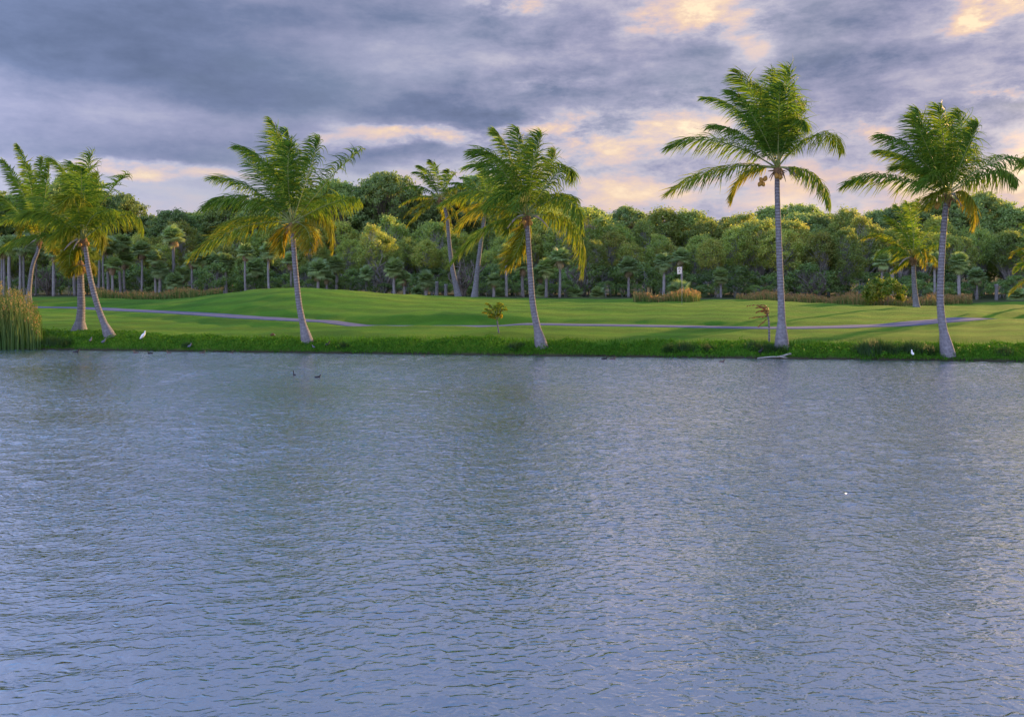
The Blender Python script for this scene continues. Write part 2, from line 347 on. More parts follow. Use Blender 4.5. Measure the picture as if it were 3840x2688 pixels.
for c in cols:
    s = shoreD(c)
    d = [20, s-7, s-1.5, s, s+0.35, s+1.0, s+1.9]; z = [-1.3, -1.2, -0.3, 0.0, 0.20, 0.36, 0.52]
    for D, r in PROF[c]:
        if D > s+2.2: d.append(D); z.append(EYE-(r-HR)/F*D)
    d += [95, 140]; z += [2.35, 2.4]
    CT.append(np.interp(TD, d, z))
CT = np.array(CT)
TAB = np.array([[0.0]])
TAB = np.stack([np.interp(TU, cols, CT[:, k]) for k in range(len(TD))], 1)
def blur(A, n, ax):
    k = np.exp(-0.5*(np.arange(-3*n, 3*n+1)/n)**2); k /= k.sum()
    return np.apply_along_axis(lambda r: np.convolve(np.pad(r, 3*n, mode='edge'), k, 'valid'), ax, A)
SH = blur(blur(TAB, 3, 1), 3, 0)
nearshore = np.array([[1.0 if D < shoreD(u)+2 else 0.0 for D in TD] for u in TU]); nearshore = blur(nearshore, 3, 1)
TAB = SH*(1-nearshore)+blur(TAB, 1, 1)*nearshore
def ground0(x, y):
    x = np.asarray(x, float); y = np.asarray(y, float); x, y = np.broadcast_arrays(x, y)
    yy = np.maximum(y, 20.0); u = np.clip(CX+x/yy*F, TU[0], TU[-1]-0.01); d = np.clip(yy, TD[0], TD[-1]-0.01)
    iu = (u-TU[0])/20.0; idd = (d-TD[0])/0.25
    a = np.minimum(iu.astype(int), len(TU)-2); b = np.minimum(idd.astype(int), len(TD)-2); fu = iu-a; fd = idd-b
    z = TAB[a, b]*(1-fu)*(1-fd)+TAB[a+1, b]*fu*(1-fd)+TAB[a, b+1]*(1-fu)*fd+TAB[a+1, b+1]*fu*fd
    lump = 0.03*np.sin(x*1.3+y*0.7)*np.sin(y*1.1-x*0.4)+0.02*np.sin(x*2.9-y*1.7)
    z = z+np.where(y > 20, lump, 0)
    hk = np.clip((y-122)/60, 0, 1); z = z+7*hk*hk*(3-2*hk)
    k = np.clip((4.2-y)/3.5, 0, 1); k = k*k*(3-2*k)
    return np.where(y < 20, -1.3+(1.22+1.3)*k, z)
PATH = [(-250, 61), (150, 59.5), (250, 58), (350, 56), (450, 53.8), (550, 51.4), (650, 50), (760, 49.3), (900, 48.8), (1150, 48.2), (1400, 47), (1600, 46.2), (1800, 45.7), (1950, 46.0), (2050, 46.7), (2150, 48.2), (2230, 49.8), (2330, 51.5), (2500, 54)]
pc = np.array([((px-CX)/F*D, D) for px, D in PATH]); pc = spline(np.c_[pc, np.zeros(len(pc))], 260)[:, :2]
pcz = ground0(pc[:, 0], pc[:, 1]); pcz = np.convolve(np.pad(pcz, 6, mode='edge'), np.ones(13)/13, 'valid')
_pp = CX+pc[:, 0]/pc[:, 1]*F; pcz = pcz-.15*np.clip(np.minimum((_pp-740)/70, (1170-_pp)/60), 0, 1)-.30*np.clip((_pp-2180)/70, 0, 1)
def ground(x, y):
    """lawn height with a level bench cut for the cart path"""
    x = np.asarray(x, float); y = np.asarray(y, float); x, y = np.broadcast_arrays(x, y); z = ground0(x, y)
    sh = z.shape; z = z.reshape(-1).copy(); q = np.flatnonzero(((y > 42) & (y < 70) & (abs(x) < 60)).reshape(-1)); xf = x.reshape(-1); yf = y.reshape(-1)
    for a in range(0, len(q), 20000):
        k = q[a:a+20000]; d2 = (xf[k, None]-pc[None, :, 0])**2+(yf[k, None]-pc[None, :, 1])**2; m = d2.argmin(1); d = np.sqrt(d2[np.arange(len(k)), m])
        b = np.clip((2.6-d)/1.5, 0, 1); b = b*b*(3-2*b); z[k] = z[k]*(1-b)+pcz[m]*b
    return z.reshape(sh)
def gz(x, y): return float(ground(x, y))
def G(px, D):
    x = (px-CX)/F*D; return Vector((x, D, gz(x, D)))
def axis(fine, lo, hi, out):
    a = list(fine); s = fine[1]-fine[0]; v = fine[-1]
    while v < hi: s *= 1.25; v += s; a.append(min(v, hi))
    s = fine[1]-fine[0]; v = fine[0]; pre = []
    while v > lo: s *= 1.25; v -= s; pre.append(max(v, lo))
    return np.array(pre[::-1]+a)
gx = axis(np.arange(-44, 50, 0.45), -900, 900, 0); gy = axis(np.arange(33, 84, 0.32), -200, 1500, 0)
X, Y = np.meshgrid(gx, gy); Z = ground(X, Y)
nx, ny = len(gx), len(gy); i = np.arange(ny-1)[:, None]*nx; j = np.arange(nx-1)[None]
gf = np.stack([i+j, i+j+1, i+nx+j+1, i+nx+j], -1).reshape(-1, 4)
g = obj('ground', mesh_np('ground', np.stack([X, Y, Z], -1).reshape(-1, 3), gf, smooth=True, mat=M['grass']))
tag(g, 'mown green lawn with low mounds rising from the lake to the forest', None, None, 'structure')
# lake: real short waves (a sum of wind-driven wave trains), coarser with distance
wr = np.random.default_rng(12); NW = 64
wl = np.exp(wr.uniform(math.log(.22), math.log(.8), NW)); wa = R(-98)+wr.normal(0, .75, NW); wp = wr.uniform(0, 6.28, NW)
wk = 2*np.pi/wl; wsl = wr.uniform(.6, 1.2, NW)*np.interp(wl, [.11, .4, .75], [1.0, 1.0, .7]); wsl *= .070/np.sqrt((wsl**2/2).sum())
def waves(x, y, d):
    z = np.zeros_like(x)
    for k in range(NW):
        f_ = np.clip((wl[k]/d-2.4)/1.2, 0, 1)
        if f_ > 0: z += f_*wsl[k]/wk[k]*np.sin(wk[k]*(x*math.cos(wa[k])+y*math.sin(wa[k]))+wp[k])
    gust = .90+.22*np.sin(x*.21+y*.33+1)*np.sin(y*.17-x*.09)+.12*np.sin(x*.5-y*.41)
    return z*gust*np.interp(y, [5, 8, 14], [.40, .55, 1.0])
lp = []
for (y0, y1, xw, d) in [(3.5, 12.05, 8.2, .055), (12.0, 24.1, 16.2, .065), (24.0, 47, 33, .09)]:
    ax = np.arange(-xw, xw+d, d); ay = np.arange(y0, y1+d, d*1.0); Xl, Yl = np.meshgrid(ax, ay)
    ii = np.arange(len(ay)-1)[:, None]*len(ax); jj = np.arange(len(ax)-1)[None]; nn_ = len(ax)
    lp.append((np.stack([Xl, Yl, waves(Xl, Yl, d)], -1).reshape(-1, 3), np.stack([ii+jj, ii+jj+1, ii+nn_+jj+1, ii+nn_+jj], -1).reshape(-1, 4), np.zeros((Xl.size, 4))))
    for sx in (-1, 1):
        q = np.array([(sx*(xw-.05), y0, 0), (sx*900, y0, 0), (sx*900, y1, 0), (sx*(xw-.05), y1, 0)], float)
        lp.append((q, np.array([[0, 1, 2, 3] if sx > 0 else [0, 3, 2, 1]]), np.zeros((4, 4))))
v, f, c = join(lp)
lake = obj('lake', mesh_np('lake', v, f, smooth=True, mat=M['water']))
tag(lake, 'rippled blue grey lake filling the foreground', None, None, 'structure')
# cart path
tn = unit(np.gradient(pc, axis=0)); nm = np.c_[-tn[:, 1], tn[:, 0]]
offs = np.array([-1.2, -1.12, -0.4, 0.4, 1.12, 1.2]); zz = np.array([-0.12, 0.030, 0.04, 0.04, 0.030, -0.12])
pv = pc[:, None]+nm[:, None]*offs[None, :, None]
pz = pcz[:, None]+zz[None]
i = np.arange(len(pc)-1)[:, None]*6; j = np.arange(5)[None]
pf = np.stack([i+j, i+6+j, i+6+j+1, i+j+1], -1).reshape(-1, 4)
po = obj('cart_path', mesh_np('cart_path', np.c_[pv.reshape(-1, 2), pz.reshape(-1)], pf, smooth=False, mat=M['path']))
tag(po, 'narrow lavender grey cart path winding across the lawn', None, None, 'structure')

# ------------------------------------------------------------------ coconut palms
WIND = np.array([-1.0, 0.15, 0.1])
def frond_parts(c, mid, tip, age, L=0.85, n=62, roll=0.3, g=0.9, wnd=0.55, wid=0.05, seed=0, rr=0.032):
    """one pinnate leaf: returns (leaflet mesh data, midrib mesh data), in the coordinates of c/mid/tip"""
    r = np.random.default_rng(seed)
    c, mid, tip = map(lambda a: np.asarray(a, float), (c, mid, tip)); ct = 2*mid-0.5*(c+tip)
    bez = lambda t: (1-t)**2*c+2*t*(1-t)*ct+t*t*tip
    tt = np.linspace(0, 1, 14)[:, None]; ribp = bez(tt)
    rib = tube(ribp, np.interp(tt[:, 0], [0, 0.1, 1], [rr*1.5, rr, rr*0.18]), 5)
    t = np.linspace(0.13, 1.0, n)+r.normal(0, 0.003, n); t = np.clip(t, 0.1, 1)[:, None]
    pnt = bez(t); T = unit(2*(1-t)*(ct-c)+2*t*(tip-ct))
    h = (tip-c)*np.array([1, 1, 0]); h = h if np.linalg.norm(h) > 0.15 else np.array([0.3, 1, 0]); h = h/np.linalg.norm(h)
    S = np.array([-h[1], h[0], 0])[None]-0*T; S = unit(S-(S*T).sum(1, keepdims=True)*T); N = np.cross(T, S)
    N *= np.where((N[:, 2:3] < 0) & (abs(N[:, 2:3]) > 0.1), -1, 1)
    S = unit(S*math.cos(roll)+N*math.sin(roll)); N = np.cross(T, S)
    prof = np.interp(t[:, 0], [0.1, 0.25, 0.5, 0.8, 0.95, 1], [0.45, 0.9, 1.0, 0.75, 0.5, 0.42])*L
    parts = []; ss = np.linspace(0, 1, 6)
    for side in (-1, 1):
        ln = prof*(1+r.normal(0, 0.10, n)); keep = r.random(n) > 0.04
        a = np.interp(t[:, 0], [0.1, 0.6, 1], [0.35, 0.55, 1.15])[:, None]+r.normal(0, 0.10, (n, 1))
        d0 = S*side*np.cos(a)+T*np.sin(a)+N*(0.22+r.normal(0, 0.12, (n, 1)))
        gg = (g*(1+r.normal(0, 0.30, (n, 1))))[..., None]; ww = (wnd*(1+r.normal(0, 0.4, (n, 1))))[..., None]
        s3 = ss[None, :, None]
        dirs = unit(unit(d0)[:, None]+s3**.7*(gg*np.array([0, 0, -1.0])+ww*WIND))
        step = (ln/5)[:, None, None]
        p = pnt[:, None]+np.concatenate([np.zeros((n, 1, 3)), np.cumsum(dirs[:, :-1]*step, 1)], 1)
        wv = unit(T[:, None]-(T[:, None]*dirs).sum(-1, keepdims=True)*dirs+0.35*N[:, None]*r.normal(0, 1, (n, 1, 1)))
        ww2 = (wid*np.array([0.55, 0.95, 1.0, 0.8, 0.45, 0.04]))[None, :, None]*0.5
        v = np.stack([p-wv*ww2, p+wv*ww2], 2)[keep]; m = len(v)
        v = v.reshape(-1, 3)
        b = (np.arange(m)*12)[:, None]; k = (np.arange(5)*2)[None]
        f = np.stack([b+k, b+k+1, b+k+3, b+k+2], -1).reshape(-1, 4)
        ag = np.clip(age*.60+r.normal(0, 0.08, (m, 1))+0.34*ss[None]*(0.25+age), 0, 1)
        col = np.zeros((m, 6, 2, 4)); col[..., 0] = ag[:, :, None]; col[..., 1] = r.random((m, 1, 1)); col[..., 2] = ss[None, :, None]; col[..., 3] = 1
        parts.append((v, f, col.reshape(-1, 4)))
    return join(parts), rib
def add_frond(root, c, mid, tip, age, seed, mat='palm', ribmat='midrib', **kw):
    (v, f, col), rib = frond_parts(c, mid, tip, age, seed=seed, **kw)
    fo = obj('frond', mesh_np('frond', v, f, col, mat=M[mat]), None, root)
    obj('midrib', mesh_np('midrib', rib[0], rib[1], smooth=True, mat=M[ribmat]), None, fo)
    return fo
def trunk_mesh(pts, rb, rm, rt, n=170):
    p = spline(pts, n); L = np.concatenate([[0], np.cumsum(np.linalg.norm(np.diff(p, axis=0), axis=1))]); fr = L/L[-1]
    r = np.interp(fr, [0, 0.03, 0.08, 0.16, 0.3, 0.6, 1], [rb*1.06, rb*0.97, rb*0.82, rm*1.22, rm*1.05, rm*0.93, rt])
    ph = (L/0.135) % 1.0
    r = r*(1+0.05*np.where(ph < 0.7, 0.3+0.7*ph, -0.6)*np.interp(fr, [0, 0.12, 0.3], [0.2, 0.5, 1]))
    v, f, c = tube(p, r, 18, True, True); return mesh_np('trunk', v, f, c, smooth=True, mat=M['barkpalm'])
def nut(root, loc, s=0.13, mat='coconut'):
    u = np.linspace(0, 1, 8); r = np.sin(np.pi*np.clip(u, 0.02, 0.98))**0.75*s*0.82*(1-0.15*u)
    v, f, c = tube(np.c_[0*u, 0*u, (u-0.5)*2.1*s], r, 10, False)
    o = obj('coconut', mesh_np('coconut', v, f, smooth=True, mat=M[mat]), None, root); o.location = loc
    o.rotation_euler = (random.uniform(-.5, .5), random.uniform(-.5, .5), 0); return o
def palm(label, D, trunk, centre, fronds, group, rb=0.30, rm=0.135, rt=0.105, Lt=4.7, leaf=1.22, nuts=(), sc=1.0, seed=1, sheath=True, n=96, wid=0.044, stalks=2, extra=1):
    """trunk: picture points base->top; centre: crown centre; fronds: (mid, tip, age[, depth]) in picture points, all at distance D"""
    r = random.Random(seed)
    b3 = P(*trunk[0], D); b3.z = gz(b3.x, b3.y)-0.06
    root = empty('coconut_palm', b3); tag(root, label, 'palm tree', group)
    loc = lambda px, row, dy=0.0: np.array(P(px, row, D+dy)-b3)
    pts = [np.zeros(3)]+[loc(*q) for q in trunk[1:]]+[loc(*centre)+np.array([0, 0, -0.05])]
    obj('trunk', trunk_mesh(pts, rb*sc, rm*sc, rt*sc), None, root)
    C = loc(*centre)
    if extra:                                   # fronds of the far side of the crown, between the outlined ones
        ring = list(fronds)
        for k in range(extra):
            a, b = r.choice(ring), r.choice(ring); q = r.uniform(.3, .7); kk = .80
            mixp = lambda u, v: (centre[0]+((u[0]*q+v[0]*(1-q))-centre[0])*kk, centre[1]+((u[1]*q+v[1]*(1-q))-centre[1])*kk-10)
            fronds = fronds+[(mixp(a[0], b[0]), mixp(a[1], b[1]), min(.3, (a[2]+b[2])/2), r.uniform(.9, 2.0))]
    for k, fr in enumerate(fronds):
        mid, tip, age = fr[:3]
        tip = (mid[0]+(tip[0]-mid[0])*.86, mid[1]+(tip[1]-mid[1])*.86)         # the outlined tip is the end of the last leaflets
        m3, t3 = loc(*mid), loc(*tip); lp = np.linalg.norm(m3-C)+np.linalg.norm(t3-m3)
        if len(fr) > 3: dy = fr[3]
        else:
            dy = min(2.2*sc, math.sqrt(max(0.05, (Lt*sc)**2-lp*lp))*0.7)*r.choice((-1, 1))*r.uniform(0.6, 1.0)
        m3, t3 = loc(*mid, dy*0.62), loc(*tip, dy)
        up = (t3-C)[2]/max(np.linalg.norm(t3-C), 0.1)
        st = C+np.array([0, 0.10*sc*np.sign(dy), 0])
        add_frond(root, st, m3, t3, age, seed*100+k, L=leaf*sc*r.uniform(0.9, 1.08), n=n, roll=r.uniform(-0.5, 0.5), g=0.9+1.3*(1-max(0, up))+r.uniform(-.15, .2),
                  wnd=0.95+0.35*max(0, up), wid=wid*sc, rr=0.030*sc)
    if sheath:
        u = np.linspace(0, 1, 9)
        parts = [tube(C[None]+np.c_[0*u, 0*u, -0.55*sc+u*0.85*sc], np.array([0.9, 1.12, 1.3, 1.55, 1.7, 1.6, 1.3, 0.9, 0.4])*rt*sc, 12)]
        for q in range(14):
            a = r.uniform(0, 6.28); l = r.uniform(0.3, 0.6)*sc; d = np.array([math.cos(a), math.sin(a), 0])
            uu = np.linspace(0, 1, 5)[:, None]
            parts.append(tube(C+np.array([0, 0, -0.15*sc])+d*uu*l*0.8+np.array([0, 0, 1])*(0.15*uu-r.uniform(0.1, 0.7)*uu**2)*l*1.6, np.array([0.04, 0.035, 0.03, 0.025, 0.01])*sc, 5))
        v, f, c = join(parts); obj('leaf_sheath', mesh_np('leaf_sheath', v, f, smooth=True, mat=M['fibre']), None, root)
        for q in range(stalks):
            a = r.uniform(0, 6.28); d = np.array([math.cos(a), 0.6*math.sin(a), 0]); uu = np.linspace(0, 1, 7)[:, None]
            v, f, c = tube(C+d*uu*1.0*sc+np.array([0, 0, 1])*(0.35*uu-0.9*uu**2)*sc, np.array([0.03, 0.035, 0.045, 0.05, 0.045, 0.03, 0.01])*sc, 6)
            obj('flower_stalk', mesh_np('flower_stalk', v, f, smooth=True, mat=M['spathe']), None, root)
    for (px, row, dy) in nuts: nut(root, loc(px, row, dy))
    return root
def C3(s, ox, oy): return lambda q: (ox+q[0]*s, oy+q[1]*s)
def conv(tr, fr): return [(tr(f[0]), tr(f[1]))+tuple(f[2:]) for f in fr]
BANKG = 'coconut palms along the bank'
# near palms
t3 = C3(.3648, 383, 227)
palm('coconut palm with spreading crown leaning left before the grassy mound', 42.6, [(690, 757), (672, 690), (663, 610), (658, 545)], (656, 500), conv(t3, [
    ((700, 400), (600, 80), .12, -.9), ((625, 440), (385, 260), .10, -1.6), ((738, 400), (705, 150), .10, 1.4), ((850, 430), (920, 205), .10, -1.2), ((985, 465), (1195, 275), .12, 1.0),
    ((985, 625), (1170, 600), .22, -1.2), ((940, 700), (1000, 935), .62, .9), ((500, 540), (215, 462), .14, 1.2), ((450, 600), (165, 665), .16, -1.2), ((480, 715), (240, 825), .50, 1.2),
    ((430, 775), (80, 985), .42, -.5), ((690, 800), (690, 930), .85, 1.5), ((830, 780), (860, 915), .80, -1.2), ((870, 620), (1020, 570), .18, 1.9), ((660, 330), (650, 190), .12, 1.8),
    ((790, 500), (850, 330), .10, 2.0), ((560, 470), (500, 300), .10, 2.0), ((720, 440), (740, 250), .08, -1.9)]), BANKG, seed=3, nuts=[(650, 512, -.3), (661, 520, -.25), (668, 511, .2)])
t4 = C3(.35, 861, 251)
palm('short thick coconut palm with broad crown in the middle of the bank', 40.4, [(1215, 763), (1196, 690), (1189, 610), (1184, 530)], (1181, 484), conv(t4, [
    ((815, 320), (700, 95), .12, -1.2), ((880, 330), (850, 85), .10, 1.2), ((955, 350), (1005, 115), .18, -1.3), ((740, 390), (495, 350), .12, 1.6), ((750, 360), (545, 240), .10, -1.6),
    ((1110, 390), (1200, 400), .16, -1.4), ((1150, 550), (1275, 760), .25, -1.4), ((1190, 720), (1285, 1060), .40, -.6), ((640, 520), (345, 600), .30, 1.3), ((640, 610), (470, 765), .60, 1.0),
    ((650, 750), (415, 985), .34, -1.5), ((800, 520), (650, 620), .15, -2.2), ((880, 830), (780, 1000), .62, 1.2), ((1030, 420), (1100, 240), .14, 1.9), ((890, 510), (830, 640), .2, -2.4),
    ((820, 400), (640, 240), .12, 2.0), ((1060, 540), (1250, 560), .2, 1.6), ((930, 380), (940, 200), .08, 2.0)]), BANKG, seed=4, nuts=[(1175, 498, -.3), (1190, 500, -.25)])
t5 = C3(.4318, 1435, 119.6)
palm('tallest coconut palm with straight pale trunk and hanging orange coconuts', 38.9, [(1753, 768), (1752, 690), (1747, 560), (1743, 440)], (1743, 376), conv(t5, [
    ((610, 270), (485, 85), .12, -1.4), ((690, 300), (690, 70), .12, 1.5), ((745, 300), (770, 55), .14, -1.6), ((540, 330), (305, 215), .10, 1.4), ((540, 430), (345, 370), .18, -1.6),
    ((400, 455), (115, 490), .14, .9), ((420, 600), (105, 745), .40, -.8), ((560, 620), (470, 775), .62, 1.5), ((790, 380), (860, 370), .14, -1.9), ((910, 430), (1065, 500), .20, 1.2),
    ((890, 630), (995, 805), .30, -1.0), ((660, 320), (600, 150), .10, 1.9), ((800, 390), (850, 260), .12, 1.8), ((590, 330), (455, 180), .10, -1.9), ((770, 370), (800, 180), .10, 2.0), ((720, 330), (730, 150), .08, -2.0)]),
    BANKG, seed=5, rb=0.32, nuts=[(1707, 403, -.25), (1716, 400, -.3), (1711, 412, -.25), (1704, 412, -.3), (1741, 394, -.35), (1749, 397, -.35), (1788, 385, -.2), (1795, 389, -.1)], stalks=4)
t6 = C3(.387, 1818, 203)
palm('coconut palm with scarred trunk and windblown crown nearest the right edge', 37.1, [(2126, 777), (2109, 690), (2112, 570), (2119, 480)], (2124, 436), conv(t6, [
    ((610, 370), (365, 240), .12, -1.4), ((700, 320), (600, 90), .14, 1.3), ((770, 310), (740, 65), .14, -1.6), ((600, 430), (380, 340), .25, 1.4), ((870, 300), (850, 110), .14, 1.7),
    ((890, 370), (975, 180), .14, -1.4), ((1040, 420), (1250, 400), .14, .9), ((1030, 480), (1200, 520), .18, -1.3), ((430, 500), (175, 548), .18, .9), ((915, 620), (945, 785), .72, -1.0),
    ((720, 490), (630, 570), .2, -2.3), ((680, 340), (590, 130), .12, -1.7), ((740, 590), (690, 660), .55, -1.6), ((870, 430), (940, 330), .1, 2.2), ((800, 330), (800, 160), .1, 2.0), ((650, 470), (470, 440), .14, 1.9)]),
    BANKG, seed=6, nuts=[(2095, 452, -.2), (2104, 458, -.25), (2108, 447, -.3), (2100, 463, -.2)], stalks=3)
tl = C3(.3274, 0, 287)
palm('coconut palm with strongly bent trunk, right one of the left pair', 45.0, [(248, 750), (222, 695), (203, 625), (192, 560)], (188, 537), conv(tl, [
    ((480, 400), (345, 205), .12, -1.4), ((575, 430), (625, 150), .12, 1.4), ((545, 430), (470, 210), .10, 1.9), ((720, 480), (885, 300), .14, -1.2), ((850, 590), (985, 710), .28, -1.2),
    ((650, 690), (690, 830), .55, 1.6), ((270, 735), (-50, 860), .28, -1.0), ((490, 830), (480, 995), .62, 1.3), ((400, 560), (215, 455), .12, 1.5), ((290, 610), (-10, 640), .22, 1.0),
    ((620, 500), (665, 300), .12, 1.9), ((510, 490), (400, 560), .50, -2.3), ((340, 600), (130, 600), .24, -1.6), ((640, 600), (800, 560), .16, -2.0), ((560, 420), (560, 260), .08, -2.1), ((440, 700), (330, 830), .5, -1.8)]), BANKG, seed=8, nuts=[(180, 548, -.2), (196, 546, -.2)])
palm('stubby coconut palm with swollen base, left one of the left pair', 46.8, [(178, 739), (182, 690), (181, 640)], (180, 596), conv(tl, [
    ((520, 950), (470, 1000), .75, -1.2), ((500, 870), (380, 900), .5, 1.2), ((600, 850), (680, 880), .35, 1.6), ((520, 800), (430, 690), .2, 1.8), ((590, 780), (650, 660), .2, 2.0), ((550, 760), (550, 600), .15, 2.0), ((480, 830), (330, 790), .3, 1.4), ((600, 930), (650, 990), .7, 1.4)]),
    BANKG, seed=9, rb=0.40, rm=0.19, rt=0.15, Lt=3.4, leaf=0.7)
palm('coconut palm with slanting lit trunk behind the left reeds', 62.5, [(62, 675), (72, 600), (84, 565)], (88, 540), conv(tl, [
    ((205, 380), (105, 80), .12, -1.5), ((150, 430), (-5, 190), .12, 1.2), ((275, 430), (285, 175), .14, 1.6), ((90, 540), (-70, 450), .14, -1.0), ((190, 620), (130, 740), .70, -1.6),
    ((80, 620), (-60, 650), .2, 1.2), ((360, 620), (430, 640), .2, -1.8), ((310, 450), (340, 220), .12, -1.8), ((110, 760), (-40, 880), .35, 1.2), ((340, 740), (400, 860), .65, 1.4), ((180, 480), (60, 300), .12, 2.2), ((230, 450), (190, 230), .1, 2.2)]),
    'coconut palms standing farther back on the lawn', seed=10, Lt=5.4, leaf=1.0, wid=0.065)
def rnd_fronds(c, n, rad, seed, squash=1.0):
    r = random.Random(seed); out = []
    for k in range(n):
        a = R(-62)+R(304)*(k+r.uniform(-.3, .3))/n; l = rad*r.uniform(0.82, 1.05)
        ux, uy = math.cos(a), -math.sin(a); wx = -0.16*rad
        drop = 0.22*rad*(1-max(0, math.sin(a))*0.8)
        tip = (c[0]+ux*l+wx, c[1]+uy*l*squash+drop); mid = (c[0]+ux*l*0.55+wx*0.2, c[1]+uy*l*0.6*squash-0.02*rad)
        out.append((mid, tip, 0.12 if math.sin(a) > 0 else r.uniform(.35, .75)))
    return out
MIDG = 'coconut palms standing farther back on the lawn'
palm('slender coconut palm with long trunk leaning left, before the forest', 71, [(1028, 668), (1014, 600), (1007, 540), (1001, 480)], (986, 445), rnd_fronds((986, 440), 14, 88, 21), MIDG, seed=21, rb=.30, rm=.17, rt=.12, Lt=3.6, leaf=.75, n=44, wid=.07)
palm('slender coconut palm leaning right, mostly hidden behind the middle palm', 70, [(1064, 666), (1071, 600), (1080, 530)], (1090, 455), rnd_fronds((1090, 450), 13, 85, 22), MIDG, seed=22, rb=.30, rm=.17, rt=.12, Lt=3.4, leaf=.75, n=44, wid=.07)
palm('young coconut palm with upright yellow green fronds beside the golden bush', 58, [(2055, 688), (2050, 640)], (2047, 578), conv(lambda q: q, [
    ((2046, 510), (2030, 445), .14, -1.0), ((2052, 500), (2062, 440), .14, 1.0), ((2020, 515), (1980, 480), .22, -1.2), ((1990, 530), (1930, 535), .50, 1.0), ((2000, 555), (1960, 580), .3, -1.4), ((2075, 530), (2105, 505), .2, 1.3),
    ((2085, 550), (2130, 545), .3, -1.2), ((2080, 570), (2108, 600), .55, .9), ((2030, 505), (2005, 455), .16, 1.5), ((2062, 560), (2075, 605), .75, -1.3), ((2050, 510), (2047, 450), .1, 1.7), ((2010, 545), (1950, 520), .25, 1.5), ((2025, 590), (2000, 610), .4, 1.4)]),
    MIDG, seed=23, rb=.24, rm=.15, rt=.12, Lt=4.4, leaf=.85, n=48, wid=.06)
palm('coconut palm cut by the right edge with only yellow frond tips showing', 57, [(2372, 690), (2368, 660)], (2362, 618), conv(lambda q: q, [
    ((2310, 560), (2262, 575), .75, -1.0), ((2310, 590), (2272, 610), .25, 1.0), ((2315, 620), (2258, 662), .6, -.8), ((2330, 530), (2290, 500), .2, 1.2), ((2360, 540), (2345, 470), .15, 1.5), ((2390, 540), (2420, 480), .15, -1.2),
    ((2420, 580), (2470, 590), .3, 1.0), ((2410, 630), (2450, 680), .6, -1.0), ((2320, 580), (2285, 560), .3, -1.7), ((2345, 640), (2310, 690), .7, 1.2)]),
    MIDG, seed=24, rb=.26, rm=.16, rt=.13, Lt=4.0, leaf=.8, n=48, wid=.06)
palm('coconut palm beyond the right edge reaching one frond into the picture', 40, [(2490, 770), (2480, 650), (2470, 520)], (2466, 430), conv(lambda q: q, [
    ((2370, 345), (2278, 378), .16, .4), ((2400, 330), (2330, 250), .14, 1.5), ((2460, 310), (2450, 190), .12, -1.5), ((2510, 320), (2560, 220), .12, 1.2), ((2550, 390), (2660, 400), .2, -1.0),
    ((2540, 450), (2620, 560), .5, 1.0), ((2400, 460), (2330, 540), .5, -1.4), ((2430, 330), (2390, 220), .14, -1.8), ((2390, 400), (2320, 400), .2, -2.0), ((2500, 330), (2520, 200), .1, 1.8)]),
    BANKG, seed=25)
# saplings
palm('knee-high green and brown palm sapling on the lawn', 43.4, [(1119, 745), (1116, 728)], (1115, 716), conv(C3(.0742, 1040.5, 645.8), [
    ((850, 580), (650, 450), .62, -.2), ((820, 700), (640, 620), .45, .2), ((800, 760), (540, 730), .7, .1), ((1030, 640), (1070, 430), .3, .2), ((1120, 600), (1270, 560), .3, -.2), ((1140, 700), (1280, 640), .5, .2), ((1090, 790), (1130, 870), .8, -.2), ((860, 850), (780, 850), .7, -.3), ((980, 620), (960, 560), .3, -.3), ((1080, 560), (1150, 470), .55, .1)]),
    'palm saplings on the lawn', seed=31, rb=.055, rm=.035, rt=.035, Lt=.8, leaf=.26, n=18, wid=.055, sheath=False, extra=0)
dr = G(1725, 40.2); dead = empty('dead_palm_sapling', dr); tag(dead, 'withered brown palm sapling bent over to the left by the wind', 'sapling')
d3 = C3(.0893, 1662.4, 669.8)
dl = lambda q: np.array(P(*d3(q), 40.2)-dr)
v, f, c = tube(spline([np.array([0, 0, -.05]), dl((695, 700)), dl((680, 500)), dl((650, 380))], 20), np.interp(np.linspace(0, 1, 20), [0, 1], [.05, .03]), 8, True, True)
obj('trunk', mesh_np('trunk', v, f, c, smooth=True, mat=M['barkpalm']), None, dead)
for k, (m_, t_) in enumerate([((600, 170), (170, 175)), ((590, 230), (390, 220)), ((560, 300), (390, 330)), ((560, 430), (220, 480)), ((580, 560), (440, 680)), ((620, 280), (420, 170))]):
    add_frond(dead, dl((665, 430 if k < 4 else 490)), dl(m_), dl(t_), .3+.1*k, 900+k, 'deadfrond', 'deadrib', L=.22, n=14, roll=.2, g=1.6, wnd=.8, wid=.04, rr=.014)

